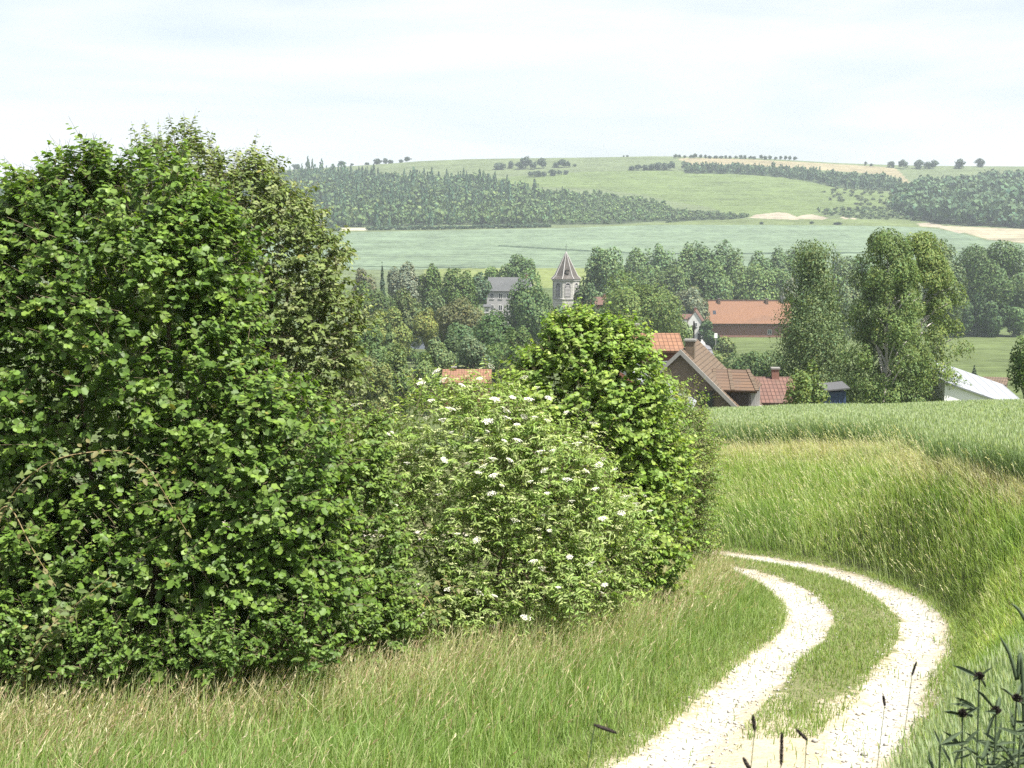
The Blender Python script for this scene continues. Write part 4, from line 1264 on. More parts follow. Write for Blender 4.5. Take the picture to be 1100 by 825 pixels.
# --- brown brick house with its gable end to us, just under the wheat field
def brick_house():
    Y = 70.0
    apex = at(731, 377, Y)
    zr = apex[2]
    a = math.radians(14)                      # the ridge runs away from us, a little to the right
    L, W = 7.0, 8.6
    g = hz(apex[0] + 1, Y + 4)
    d = np.array([math.sin(a), math.cos(a)])
    cx, cy = apex[0] + d[0] * (L / 2 + .2), apex[1] + d[1] * (L / 2 + .2)
    root = thing('brick_house', 'brown brick house with its gable end and tall chimney showing above the wheat', 'house', (cx, cy, zr), PI / 2 - a)
    # local frame: +X runs along the ridge away from us, -X gable faces us, -Y is the right-hand slope
    gr = g - zr - 1.0
    he = -4.2
    p = PB(); A_, B_ = L / 2, W / 2
    p.poly([(-A_, -B_, gr), (A_, -B_, gr), (A_, -B_, he), (-A_, -B_, he)])
    p.poly([(A_, B_, gr), (-A_, B_, gr), (-A_, B_, he), (A_, B_, he)])
    p.poly([(-A_, B_, gr), (-A_, -B_, gr), (-A_, -B_, he), (-A_, 0, -.02), (-A_, B_, he)])
    p.poly([(A_, -B_, gr), (A_, B_, gr), (A_, B_, he), (A_, 0, -.02), (A_, -B_, he)])
    p.build('wall', M['brick_brown'], root)
    rf = gable_roof(L, W, he, 0, .25, .5, .18).build('roof', M['tile_brown'], root)
    k = -he / B_
    # barge boards along the near verge
    for s in (-1, 1):
        q = PB(); x0 = -A_ - .29
        pts = [(x0, 0, .08), (x0, s * (B_ + .5), he - k * .5 + .08)]
        q.poly([(x0, pts[0][1], pts[0][2]), (x0, pts[1][1], pts[1][2]), (x0, pts[1][1], pts[1][2] - .26), (x0, pts[0][1], pts[0][2] - .26)])
        q.poly([(x0, pts[0][1], pts[0][2]), (x0 + .10, pts[0][1], pts[0][2] + .004), (x0 + .10, pts[1][1], pts[1][2] + .004), (x0, pts[1][1], pts[1][2])])
        q.build('barge_board', M['concrete'], rf)
    chimney(root, -A_ + 1.0, -.35, -1.2, .42, .46, 'brick_brown')
    # window low in the gable
    window(root, -A_, -1.25, -2.55, .9, 1.1, (-1, 0), 'paint_dark', 1)
    # broad hooded dormer on the right slope, tiled, open towards the right, three dark posts
    dx0, dx1 = -A_ + .7, -A_ + 3.7
    yo = -3.7
    zt, zb = -1.15, -2.0
    yi = -1.0
    dr = PB()
    mx = (dx0 + dx1) / 2 + .45
    dr.slab([(dx0 - .25, yo - .1, zb), (mx, yo + .55, zt), (mx, yi, zt), (dx0 - .25, yi, zb)], .12)
    dr.slab([(dx1 + .25, yi, zb), (mx, yi, zt), (mx, yo + .55, zt), (dx1 + .25, yo - .1, zb)], .12)
    dr.slab([(dx1 + .25, yo - .1, zb), (mx, yo + .55, zt), (dx0 - .25, yo - .1, zb)], .12)
    dm = PB().box(dx0, dx1, yo + .35, yi, -3.2, zb - .12).build('dormer', M['paint_dark'], root)
    dr.build('dormer_roof', M['tile_dark'], dm)
    for i in range(3):
        x = dx0 + .1 + (dx1 - dx0 - .2) * i / 2
        PB().box(x - .12, x + .12, yo - .02, yo + .22, -3.1, zb - .13).build('post', M['paint_grey'], dm)
    ribs = PB()
    for f in (0.0, .45, .8):
        a0 = np.array([dx0 - .25 + .02, yo - .1 + (yi - yo) * f, zb + .05]); b0 = np.array([mx, yo + .55 + (yi - yo - .55) * f, zt + .05])
        w = np.array([0, .09, 0])
        ribs.slab([a0 - w, b0 - w, b0 + w, a0 + w], .07)
    ribs.build('roof_ridge', M['tile_brown'], dm)
    PB().box(dx0, dx1, yo - .12, yo + .3, -3.3, -3.12).build('dormer_sill', M['render_white'], dm)
    # lean-to in front of the gable with a white sheet roof
    lt = PB().box(-A_ - 2.2, -A_ - .003, -.35, 3.2, gr, -2.75)
    lt.poly([(-A_ - 2.2, 3.2, -2.75), (-A_ - 2.2, -.35, -2.75), (-A_ - 2.2, 3.2, -.9)])
    lo = lt.build('lean_to', M['brick_brown'], root)
    s = PB()
    s.slab([(-A_ - 2.45, 3.3, -.35), (-A_ - 2.45, -.85, -2.85), (-A_ - .02, -.85, -2.5), (-A_ - .02, 3.3, 0.0)], .16)
    s.build('lean_to_roof', M['metal_white'], lo)


brick_house()


def long_barn():
    Y = 400.0
    p0 = at(758, 345, Y); p1 = at(850, 345, Y)
    L = p1[0] - p0[0]; cx = (p0[0] + p1[0]) / 2
    zt = at(800, 323, Y + 4)[2]; ze = at(800, 345, Y)[2]; zb = at(800, 362, Y)[2]
    W = 9.0
    root = thing('brick_barn', 'long red brick barn under a big orange tiled roof behind the meadow', 'barn', (cx, Y + W / 2, zb), math.radians(-2))
    he, hr = ze - zb + .55, zt - zb
    gable_walls(L, W, he, hr - .1).build('wall', M['brick_pink'], root)
    rf = gable_roof(L, W, he, hr, .3, 1.1, .2).build('roof', M['tile_orange'], root)
    PB().box(-L / 2 - .3, L / 2 + .3, -.25, .25, hr - .05, hr + .22).build('roof_ridge', M['tile_red'], rf)
    for x in (-L / 2 + 4.4, L / 2 - 6.4): chimney(root, x, -.6, hr - 1.0, hr + .55, .75, 'tile_dark')
    chimney(root, L / 2 - 1.9, -.3, hr - .8, hr + 1.0, 1.0, 'metal_grey')
    chimney(root, L / 2 - .6, -.2, hr - .8, hr + .9, .8, 'brick_red')
    window(root, L / 2 - 6.0, -W / 2, 1.5, 1.2, 1.3)
    sk = PB(); k = (hr - he) / (W / 2)
    zz = lambda y: hr + .05 - k * abs(y) + .04
    sk.slab([(-L / 2 + 2.4, -3.4, zz(-3.4)), (-L / 2 + 3.3, -3.4, zz(-3.4)), (-L / 2 + 3.3, -2.5, zz(-2.5)), (-L / 2 + 2.4, -2.5, zz(-2.5))], .03)
    sk.build('skylight', M['glass'], rf)


long_barn()


def white_house():
    Y = 375.0
    p0, p1 = at(741.5, 360, Y), at(756, 360, Y)
    W = p1[0] - p0[0]; cx = (p0[0] + p1[0]) / 2
    zt = at(750, 333.5, Y)[2]; ze = at(750, 344, Y)[2]; zb = at(750, 366, Y)[2]
    root = thing('white_house', 'white rendered house end with a small red roof left of the long barn', 'house', (cx, Y + 3, zb), math.radians(78))
    he, hr = ze - zb, zt - zb
    gable_walls(6, W, he, hr - .05).build('wall', M['render_white'], root)
    gable_roof(6, W, he, hr, .2, .3, .14).build('roof', M['tile_red'], root)
    chimney(root, 1.5, .3, hr - .5, hr + .6, .6)
    window(root, -3, -.3, he * .78, .8, 1.1, (-1, 0)); window(root, -3, 1.0, he * .3, .8, 1.1, (-1, 0))
    d = PB().box(-3.06, -3.004, -1.6, -.8, 0, 2).build('door', M['paint_dark'], root)
    PB().box(-3.09, -3.062, -.95, -.9, .95, 1.05).build('handle', M['iron'], d)
    # small red-roofed annexe on its left
    Y2 = 380.0
    q = at(743, 338, Y2); g = hz(q[0], Y2)
    r2 = thing('red_roofed_shed', 'small shed with a red roof and white end tucked left of the white house', 'shed', (q[0] - .7, Y2 + 2.2, g), 0)
    h = q[2] - g
    gable_walls(4, 3.4, h - 1.1, h - .05).build('wall', M['render_white'], r2)
    gable_roof(4, 3.4, h - 1.1, h, .2, .25, .12).build('roof', M['tile_red'], r2)
    window(r2, -.8, -1.7, h - 2.2, .7, .8)
    # white forecourt wall
    Y3 = 360.0
    a_, b_ = at(748, 369, Y3), at(758, 369, Y3)
    gz = hz(a_[0], Y3)
    w = PB().box(0, b_[0] - a_[0], 0, .25, -.6, a_[2] - gz + .4)
    o = w.build('garden_wall', M['render_white'], loc=(a_[0], Y3, gz)); tag(o, 'low white garden wall below the white house end', 'wall')


white_house()


def church():
    Y = 333.0
    c = at(608, 300, Y)
    zb = hz(c[0], Y)
    ze = at(608, 299.5, Y)[2] - zb; zt = at(608, 270.5, Y)[2] - zb
    R = 27.5 / 2 / FPX * Y / math.cos(PI / 8) * .985
    root = thing('church_tower', 'pale stone octagonal church tower with a brown pointed spire', 'church', (c[0], Y, zb), math.radians(6))
    ang = [PI / 8 + i * PI / 4 for i in range(8)]
    def octo(r, z): return [(math.cos(a) * r, math.sin(a) * r, z) for a in ang]
    p = PB(); p.ring(octo(R, -1), octo(R, ze - .3)); p.poly(octo(R, ze - .3)); p.build('wall', M['stone'], root)
    k = PB(); k.ring(octo(R + .02, ze - .55), octo(R + .28, ze - .35)); k.ring(octo(R + .28, ze - .35), octo(R + .28, ze - .02)); k.poly(octo(R + .28, ze - .02)); k.poly(octo(R + .02, ze - .55)[::-1]); k.build('cornice', M['stone_rib'], root)
    zm = ze - 4.6
    k = PB(); k.ring(octo(R + .02, zm - .3), octo(R + .16, zm - .2)); k.ring(octo(R + .16, zm - .2), octo(R + .16, zm)); k.ring(octo(R + .16, zm), octo(R + .02, zm + .1)); k.build('string_course', M['stone_rib'], root)
    top = (0, 0, zt)
    s = PB(); e = octo(R + .42, ze); b2 = octo(R * .86, ze + .8)
    s.ring(e, b2)
    for i in range(8): s.poly([b2[i], b2[(i + 1) % 8], top])
    s.poly(e[::-1]); sp = s.build('spire', M['spire_tile'], root)
    for i in range(8):
        v_, q_ = tube([e[i], b2[i], (b2[i][0] * .5, b2[i][1] * .5, (b2[i][2] + zt) / 2), (0, 0, zt + .05)], [.13, .13, .12, .09], 5)
        a = Acc(); a.add(v_, q_, (1, 1, 1)); link('spire_rib', a.mesh('spire_rib', M['stone_rib']), sp)
    # louvred belfry openings with pointed heads on the eight sides
    ap = R * math.cos(PI / 8)
    for i in range(8):
        m = ang[i] + PI / 8
        n = np.array([math.cos(m), math.sin(m), 0]); t = np.array([-math.sin(m), math.cos(m), 0])
        def pt(u, z, d): return tuple(n * (ap + d) + t * u + np.array([0, 0, z]))
        w = .62; zl = ze - 4.1; zs = ze - 2.1
        arch = [(-w, zl), (w, zl), (w, zs)] + [(w * math.cos(a) ** .8, zs + 1.15 * math.sin(a) ** 1.0) for a in np.linspace(.3, PI / 2, 5)] + [(-w * math.cos(a) ** .8, zs + 1.15 * math.sin(a)) for a in np.linspace(PI / 2 - .3, .3, 4)] + [(-w, zs)]
        q = PB(); q.poly([pt(u, z, .02) for u, z in arch]); lo = q.build('belfry_opening', M['louver'], root)
        f = PB()
        for j in range(len(arch)):
            (u0, z0), (u1, z1) = arch[j], arch[(j + 1) % len(arch)]
            c0 = np.array([0, (zl + zs + .6) / 2])
            def o_(u, z): d = np.array([u, z]) - c0; return tuple(c0 + d * 1.16)
            (a0, b0), (a1, b1) = o_(u0, z0), o_(u1, z1)
            f.poly([pt(u0, z0, .10), pt(u1, z1, .10), pt(a1, b1, .10), pt(a0, b0, .10)])
            f.poly([pt(a0, b0, .10), pt(a1, b1, .10), pt(a1, b1, .004), pt(a0, b0, .004)])
            f.poly([pt(u1, z1, .10), pt(u0, z0, .10), pt(u0, z0, .021), pt(u1, z1, .021)])
        f.build('surround', M['stone_rib'], lo)
        l = PB()
        for z in np.arange(zl + .2, zs + .7, .32):
            ww = w * (1 if z < zs else .72) - .03
            l.poly([pt(-ww, z, .09), pt(ww, z, .09), pt(ww, z + .2, .03), pt(-ww, z + .2, .03)])
        l.build('louvre', M['paint_grey'], lo)
    # little spire dormer and weather cross
    for i in (5,):
        m = ang[i] + PI / 8
        dm = PB().box(-.35, .35, -.5, .5, 0, .8).poly([(-.5, -.6, .8), (.5, -.6, .8), (0, -.6, 1.3)]).poly([(-.5, -.6, .8), (0, -.6, 1.3), (0, .6, 1.3), (-.5, .6, .8)]).poly([(.5, .6, .8), (0, .6, 1.3), (0, -.6, 1.3), (.5, -.6, .8)])
        do = dm.build('spire_dormer', M['spire_tile'], sp, (math.cos(m) * R * .66, math.sin(m) * R * .66, ze + 1.3)); do.rotation_euler[2] = m + PI / 2
    x = PB().box(-.04, .04, -.04, .04, zt, zt + 1.9).box(-.4, -.045, -.03, .03, zt + 1.15, zt + 1.22).box(.045, .4, -.03, .03, zt + 1.15, zt + 1.22)
    x.build('cross', M['iron'], sp)


church()


def house(name, label, cat, u0, u1, v_ridge, v_eave, Y, depth, roofm, wallm, yaw=0, wins=(), chims=(), chim_mat='brick_red', group=None, over=.3):
    """ridge across the view; width from the two sight lines, heights from ridge and eave sight lines"""
    a_, b_ = at(u0, v_eave, Y), at(u1, v_eave, Y)
    L = (b_[0] - a_[0]) - 2 * over; cx = (a_[0] + b_[0]) / 2
    zb = hz(cx, Y)
    he = a_[2] - zb; hr = at((u0 + u1) / 2, v_ridge, Y + depth / 2)[2] - zb
    root = thing(name, label, cat, (cx, Y + depth / 2, zb), math.radians(yaw), group)
    gable_walls(L, depth, he + .2, hr - .08).build('wall', M[wallm], root)
    gable_roof(L, depth, he + .2, hr, over, .45, .15).build('roof', M[roofm], root)
    for x, z, w, h in wins: window(root, x * L / 2, -depth / 2, he + z, w, h)
    for x, hgt, s in chims: chimney(root, x * L / 2, -.2, hr - .7, hr + hgt, s, chim_mat)
    return root, L, he, hr


house('slate_house', 'big pale house with a grey slate roof left of the church tower', 'house', 524, 572, 298, 312.5, 352, 9, 'slate', 'render_grey', -8,
      [(x, z, 1.0, 1.5) for x in (-.75, -.35, .05, .45, .85) for z in (-1.3, -4.3)], [(.8, .9, .8)])
house('white_outhouse', 'little white outhouse in the trees in front of the slate-roofed house', 'outhouse', 519, 527.5, 327, 330, 345, 3, 'slate', 'render_white', 0, [(0, -.9, .6, .8)])
house('red_roofed_cottage', 'cottage with a dull red roof just right of the church tower', 'cottage', 631, 652, 319, 327.5, 345, 7, 'tile_red', 'brick_pink', 0, [(-.4, -1.2, .9, 1.1)], [(.9, .7, .7)])
house('orange_roofed_house', 'house with an orange tiled roof directly behind the brown brick gable', 'house', 655, 735, 358.5, 378, 92, 5.5, 'tile_orange', 'brick_red', 0, [(.5, -1.2, 1, 1.2)], [(-.3, .6, .6)])
house('low_cottage', 'cottage whose orange roof shows over the top of the elder bush', 'cottage', 474, 528, 397, 412, 150, 6, 'tile_orange', 'brick_red', 0, [(-.4, -1.2, 1, 1.1)], [(-.6, .25, .5)])
house('brick_bungalow', 'low bungalow with a weathered red tile roof and pinkish chimney', 'bungalow', 806, 862, 405.5, 434, 82, 7, 'tile_red', 'brick_red', -3, [(-.3, -1.1, 1, 1)], [(.42, .55, .42)], 'brick_pink')
house('small_brown_cottage', 'small cottage with a brown roof peeping over the wheat at the right', 'cottage', 1066, 1093, 405.5, 415, 130, 5, 'tile_brown', 'brick_brown', -24, [(.1, -1.0, .8, .9)])
house('grey_shed', 'small blue-grey shed roof deep among the village trees at left', 'shed', 434, 457, 362, 365, 345, 3.5, 'metal_bluegrey', 'metal_bluegrey', 6, [(0, -1.0, .8, .6)])


def blue_shed():
    Y = 88.0
    a_, b_ = at(886, 412, Y), at(909, 412, Y)
    zb = hz(a_[0], Y); h = at(884, 421, Y)[2] - zb
    root = thing('blue_shed', 'dark blue metal shed between the poplar and the birches', 'shed', ((a_[0] + b_[0]) / 2, Y, zb), math.radians(-5))
    w = (b_[0] - a_[0]) / 2
    PB().box(-w, w, 0, 3, -1, h).build('wall', M['metal_blue'], root)
    s = PB(); s.slab([(-w - .2, -.25, h + .1), (w + .2, -.25, h + .3), (w + .2, 3.2, h + .36), (-w - .2, 3.2, h + .16)], .09); s.build('roof', M['metal_grey'], root)
    r = PB()
    for x in np.arange(-w + .1, w, .28): r.box(x - .03, x + .03, -.045, -.003, -.5, h - .05)
    r.build('wall_rib', M['metal_blue'], root)
    d = PB().box(-.7, .5, -.09, -.05, 0, 2.1).build('door', M['metal_bluegrey'], root)
    PB().box(.32, .40, -.12, -.092, 1, 1.12).build('handle', M['iron'], d)


blue_shed()


def white_barn():
    Y = 96.0
    tl, tr = at(1034, 405, Y + 7), at(1093, 421.5, Y + 4)
    zb = hz(tl[0], Y)
    root = thing('metal_barn', 'farm shed with a bright white metal roof sloping down right of the birches', 'barn', (tl[0], Y, zb), 0)
    X = tr[0] - tl[0]
    z1 = tl[2] - zb + .45; z2 = tr[2] - zb + .2
    z3 = at(1036, 422, Y)[2] - zb
    s = PB()
    sl = (z1 - z2) / X
    zf = lambda x: z1 - 1.25 - sl * x          # near edge
    zk = lambda x: z1 + .05 - sl * x           # far edge
    xa, xb = -3.6, X
    s.slab([(xa, 0, zf(xa)), (xb, 0, zf(xb)), (xb, 7, zk(xb)), (xa, 7, zk(xa))], .10)
    ro = s.build('roof', M['metal_white'], root)
    r = PB()
    for x in np.linspace(xa + .1, xb - .1, 8):
        r.slab([(x - .025, .05, zf(x) + .03), (x + .025, .05, zf(x) + .03), (x + .025, 6.95, zk(x) + .02), (x - .025, 6.95, zk(x) + .02)], .017)
    r.build('roof_ridge', M['metal_white'], ro)
    xc, xd = xa + .2, xb - .2
    zw = lambda x, y: zf(x) + (zk(x) - zf(x)) * y / 7 - .14
    w = PB()
    for (p, q), (e, f) in (((xc, .25), (xd, .25)), ((xd, .25), (xd, 6.8)), ((xd, 6.8), (xc, 6.8)), ((xc, 6.8), (xc, .25))):
        w.poly([(p, q, -1), (e, f, -1), (e, f, zw(e, f)), (p, q, zw(p, q))])
    w.build('wall', M['paint_white'], root)


white_barn()

# utility pole beside the brick house and a small white sign in the shaded lane
def pole():
    Y = 84.0
    t = at(745.5, 345, Y); zb = hz(t[0], Y)
    root = thing('utility_pole', 'thin dark utility pole rising behind the chimney of the brown brick house', 'pole', (t[0], Y, zb))
    h = t[2] - zb
    v_, q_ = tube([(0, 0, -.3), (0, 0, h * .5), (0, 0, h)], [.055, .05, .045], 8)
    a = Acc(); a.add(v_, q_, (1, 1, 1)); link('shaft', a.mesh('shaft', M['iron']), root)
    PB().box(-.09, .09, -.12, .12, h - .5, h - .25).build('cable_bracket', M['iron'], root)
    Y = 330.0
    t = at(769, 358, Y); zb = hz(t[0], Y)
    root = thing('road_sign', 'tiny white sign on a post in the shaded lane beside the barn meadow', 'sign', (t[0], Y, zb))
    h = t[2] - zb
    PB().box(-.06, .06, -.05, .05, -.2, max(h, 2.2)).build('post', M['paint_grey'], root)
    PB().box(-.35, .35, -.09, -.052, max(h, 2.2) - 1.1, max(h, 2.2)).build('panel', M['paint_white'], root)


pole()


def lane():
    """grey village lane coming down past the brick house towards the white house"""
    c = []
    for u, Y in ((752, 86), (762, 110), (766, 150), (764, 200), (761, 260), (757, 320), (752, 372), (747, 420)):
        c.append(((u - 550) / FPX * Y, Y))
    c = catmull(c, 10)
    t = unit(np.gradient(c, axis=0)); nrm = np.stack([t[:, 1], -t[:, 0]], 1)
    rows = []
    for o in np.linspace(-2.3, 2.3, 6):
        p = c + nrm * o
        rows.append(np.stack([p[:, 0], p[:, 1], height(p[:, 0], p[:, 1]) + .10], 1))
    V = np.stack(rows, 1); n, k = V.shape[:2]
    i = np.arange(n - 1)[:, None]; j = np.arange(k - 1)[None]
    Q = np.stack([i * k + j, i * k + j + 1, (i + 1) * k + j + 1, (i + 1) * k + j], -1).reshape(-1, 4)
    tag(link('road', mesh_np('road', V.reshape(-1, 3), [Q], M['road'])), 'grey lane running down behind the brick house to the white house', 'road', kind='structure')


lane()

# ------------------------------------------------------------------ village trees
PROTO = {}
def trunk_mesh(name, mat, seed, limbs=7, col=(1, 1, 1), top=.75, spread_=.3, r0=.022, bare=.25):
    r = np.random.default_rng(seed)
    a = Acc()
    c = catmull([(0, 0, -.03), (r.normal(0, .01), r.normal(0, .01), .2), (r.normal(0, .02), r.normal(0, .02), .45), (0, 0, top)], 5)
    v_, q_ = tube(c, np.linspace(r0, r0 * .3, len(c)), 7); a.add(v_, q_, col)
    for i in range(limbs):
        s = c[r.integers(5, len(c) - 3)]
        an = r.uniform(0, 2 * PI); e = s + np.array([math.cos(an) * spread_, math.sin(an) * spread_, r.uniform(.1, .25)]) * r.uniform(.7, 1.1)
        v_, q_ = tube(catmull([s, (s + e) / 2 + np.array([0, 0, .03]), e], 4), np.linspace(r0 * .45, r0 * .12, 9), 5); a.add(v_, q_, col)
    return a.mesh(name, mat)


def real_crown(kind, W, Hc, Y, seed):
    """a crown at its true size, leaf clusters as large as they look from the bank"""
    S = (2.7 if kind not in ('birch', 'poplar', 'near') else 3.0) * Y / FPX
    layers = {'birch': 11, 'poplar': 9, 'willow': 14, 'conifer': 12, 'near': 8}.get(kind, 13)
    n = int(np.clip(.78 * W * Hc * layers / (.42 * S * S), 1500, 60000))
    P, N, T, sz, C, asp = cloud('oval' if kind == 'near' else kind, n, 1.0, seed)
    lo, hi = np.percentile(P[:, 2], [.3, 99.7]); rx = np.percentile(np.abs(P[:, 0]), 99) * 2
    P = P * np.array([W / rx, W / rx, Hc / (hi - lo)]); P[:, 2] -= lo * Hc / (hi - lo)
    T[:, 2] -= .2
    V, Q, k = place(P, N, T, sz * S, CARD if asp < 1.5 else CARD_LONG)
    return mesh_np('crown', V, [Q], M['crown'], np.repeat(C, k, 0))


TRUNK = [trunk_mesh('trunk', M['bark'], s_) for s_ in range(3)]
BTRUNK = [trunk_mesh('trunk', M['birch'], 50 + s_, 22, top=.95, spread_=.36, r0=.024) for s_ in range(2)]
_tr = np.random.default_rng(99)


def tree(label, u, vt, w_px, Y, kind, col, cat='tree', group=None, variant=None, dz=0., name=None):
    x = (u - 550) / FPX * Y
    zb = hz(x, Y) + dz
    top = at(u, vt, Y)[2]
    H = max(top - zb, 1.5); W = w_px / FPX * Y
    nm = name or {'conifer': 'conifer_tree', 'bush': 'garden_shrub', 'poplar': 'poplar_tree', 'plume': 'poplar_tree', 'birch': 'birch_tree', 'willow': 'willow_tree'}.get(kind, 'broadleaf_tree')
    root = thing(nm, label, cat, (x, Y, zb), _tr.uniform(0, 6.28), group)
    col = np.array(col) * np.array([1.08, 1.08, .93]) * _tr.uniform(.88, 1.10) * (1 + np.array([1, 0, -1]) * _tr.uniform(-.06, .04))
    if kind == 'plume': W *= 1.3
    W *= 1.05
    ratio = {'round': 1.5, 'dome': 1.35, 'bush': 9, 'birch': 9, 'poplar': 9, 'conifer': 9}.get(kind, 2.3)
    Hc = min(H * .97, W * ratio)
    c = link('crown', real_crown(kind, W, Hc, Y, _tr.integers(0, 1 << 30)), root, (0, 0, H - Hc))
    c.color = (*col, 1)
    if kind != 'bush':
        t = link('trunk', (BTRUNK if kind == 'birch' else TRUNK)[_tr.integers(0, 2)], root)
        t.scale = (max(W, H * .35), max(W, H * .35), H * (.95 if kind in ('birch', 'poplar', 'plume') else .8))
    return root


G1 = (.075, .125, .035); G2 = (.095, .145, .04); G3 = (.06, .105, .04); GY = (.13, .165, .05); GG = (.12, .155, .09); GB = (.06, .105, .06); GP = (.15, .18, .125); GO = (.10, .12, .05)
# near the field edge
tree('columnar dark-green poplar standing between the barn and the two birches', 873, 262, 82, 108, 'poplar', (.105, .15, .065))
tree('tall drooping birch on the left of the pair behind the wheat', 952, 250, 88, 95, 'birch', (.10, .145, .043), variant=0)
tree('broad leafy birch on the right of the pair behind the wheat', 985, 252, 100, 99, 'birch', (.11, .158, .046), variant=1)
tree('young light-green tree in front of the brick bungalow roof', 866, 391, 42, 74, 'near', (.13, .18, .05), dz=-1)
tree('dark leafy tree cut by the right edge above the wheat', 1103, 352, 30, 64, 'near', (.075, .125, .035))
# left village, back to front
tree('pointed brownish-green tree farthest left in the village tree line', 390, 289, 22, 330, 'oval', (.10, .105, .065))
tree('slim dark conifer right of the pointed brownish tree', 411, 287, 16, 325, 'conifer', (.05, .085, .055))
tree('wide hazy grey-green willow in the back row at left', 437, 284, 46, 345, 'willow', (.145, .165, .12))
tree('mid-green rounded tree right of the grey-green willow', 462, 286, 28, 330, 'oval', G2)
tree('green tree with a bumpy top between willow and slate house', 491, 290, 30, 325, 'plume', G1)
tree('blue-green tree touching the left end of the slate roof', 516, 294, 22, 328, 'round', (.07, .115, .07))
tree('small round tree above the ridge of the slate house', 523, 287.5, 26, 400, 'round', G1)
tree('dark dome-shaped tree behind the slate house', 558, 275, 40, 405, 'dome', (.065, .11, .04))
tree('big chestnut with pale clusters between slate house and church tower', 569, 292, 52, 290, 'round', (.085, .135, .05))
tree('big dark-green dome tree at the left in front of the back row', 399, 304, 50, 265, 'dome', (.065, .105, .035))
tree('olive tree right of the big dark-green dome', 435, 312, 38, 270, 'round', (.10, .13, .045))
tree('greyish-green tree below the mid-green rounded one', 466, 318, 34, 262, 'oval', (.09, .125, .055))
tree('dusky olive tree in the middle of the left village trees', 492, 322, 54, 245, 'dome', (.095, .105, .045))
tree('yellowish-green low tree right of the big dark dome', 419, 332, 40, 235, 'dome', GY)
tree('yellowish-green small tree beside the dusky olive one', 458, 332, 26, 238, 'dome', (.15, .175, .055))
tree('wide clipped-looking dark-green tree left of the maple top', 538, 336, 58, 215, 'dome', (.055, .10, .03))
tree('dark tree behind the small grey shed', 436, 341, 46, 362, 'round', (.06, .095, .035))
tree('dark tree right of the small grey shed', 470, 345, 44, 358, 'dome', (.06, .095, .035))
tree('pale grey-green bush at the foot of the whitebeam branch', 374, 332, 46, 170, 'willow', (.13, .165, .085))
tree('leaning cone-shaped green tree left of the grey shed', 418, 346, 30, 165, 'conifer', (.085, .125, .045), name='cypress_tree')
tree('green tree between the pale bush and the cone-shaped tree', 396, 352, 34, 150, 'round', (.085, .13, .045))
tree('narrow dark green tree just in front of the cone-shaped one', 403, 372, 22, 140, 'oval', (.07, .115, .04))
tree('blue-grey bushy tree in front of the dark trees above the elder', 508, 362, 44, 165, 'bush', (.085, .125, .07), cat='shrub')
tree('light bush to the right of the grey shed', 469, 366, 30, 168, 'bush', (.12, .16, .07), cat='shrub')
tree('small dark bush left of the blue-grey bushy tree', 486, 356, 26, 180, 'bush', (.06, .095, .04), cat='shrub')
tree('pale green bush just over the left end of the elder', 428, 378, 36, 128, 'bush', (.11, .155, .06), cat='shrub')
tree('mid-green bush over the middle of the elder', 455, 381, 30, 132, 'bush', (.10, .145, .055), cat='shrub')
tree('shaggy olive bush half behind the elder top', 405, 391, 40, 105, 'bush', (.11, .14, .05), cat='shrub')
tree('round green tree filling the gap between maple and clipped tree', 560, 352, 34, 185, 'round', (.075, .12, .035))
for lab_, u_, vt_, w_, Y_, c_ in (('low hedge-like shrub under the dome tree at the left', 388, 346, 40, 255, G3), ('dark shrub at the foot of the dusky olive tree', 500, 348, 40, 238, G3), ('green shrub just left of the grey shed', 428, 358, 18, 330, G1),
                               ('dull green shrub right behind the grey shed', 452, 352, 26, 356, G3), ('mid-green shrub filling the foot of the cone-shaped tree', 420, 372, 30, 160, G2), ('dark shrub between the elder top and the low cottage roof', 462, 374, 28, 190, G3),
                               ('shrub at the foot of the clipped-looking tree', 540, 366, 44, 205, G1), ('low olive shrub in front of the narrow dark tree', 385, 378, 40, 128, GO), ('rounded shrub hiding the foot of the grey shed', 441, 374, 30, 280, G1), ('dim shrub under the church tower at left', 598, 330, 30, 310, G3)):
    tree(lab_, u_, vt_, w_, Y_, 'bush', c_, cat='shrub')
# around the church and behind the barn
tree('tall rounded tree right of the church tower', 647, 266.5, 44, 375, 'round', (.095, .145, .065))
tree('green bush directly under the right side of the church tower', 627, 306, 28, 300, 'bush', (.08, .12, .055), cat='shrub')
tree('bluish young spruce beside the red-roofed cottage', 632, 336, 12, 250, 'conifer', (.08, .12, .095))
tree('pale tree behind the red-roofed cottage', 664, 284, 24, 385, 'oval', (.10, .145, .065))
tree('huge rounded walnut in front of the poplar plantation', 690, 297, 92, 255, 'round', (.10, .15, .04))
tree('low dark tree at the left foot of the huge walnut', 655, 334, 36, 235, 'bush', (.065, .11, .035), cat='shrub')
tree('silvery willow between the huge walnut and the barn', 744, 309, 38, 395, 'willow', (.14, .17, .12))
tree('silvery small tree over the right end of the barn roof', 846, 300, 20, 425, 'willow', (.16, .185, .14))
for i, (u, vt, w, Y) in enumerate([(687, 268, 26, 470), (709, 265.5, 25, 470), (731, 264, 26, 465), (752, 262.5, 27, 470), (773, 262, 30, 468), (793, 270, 25, 465), (814, 271.5, 27, 470), (835, 268, 27, 475), (854, 268, 25, 475), (905, 274, 28, 470), (924, 276, 26, 478)]):
    tree(f'{ORD[i]} tree from the left in the back row of the poplar plantation', u, vt, w, Y, 'plume', np.array(G2) * _tr.uniform(.85, 1.15) + np.array([.0, .005, .02]), group='poplars of the back row')
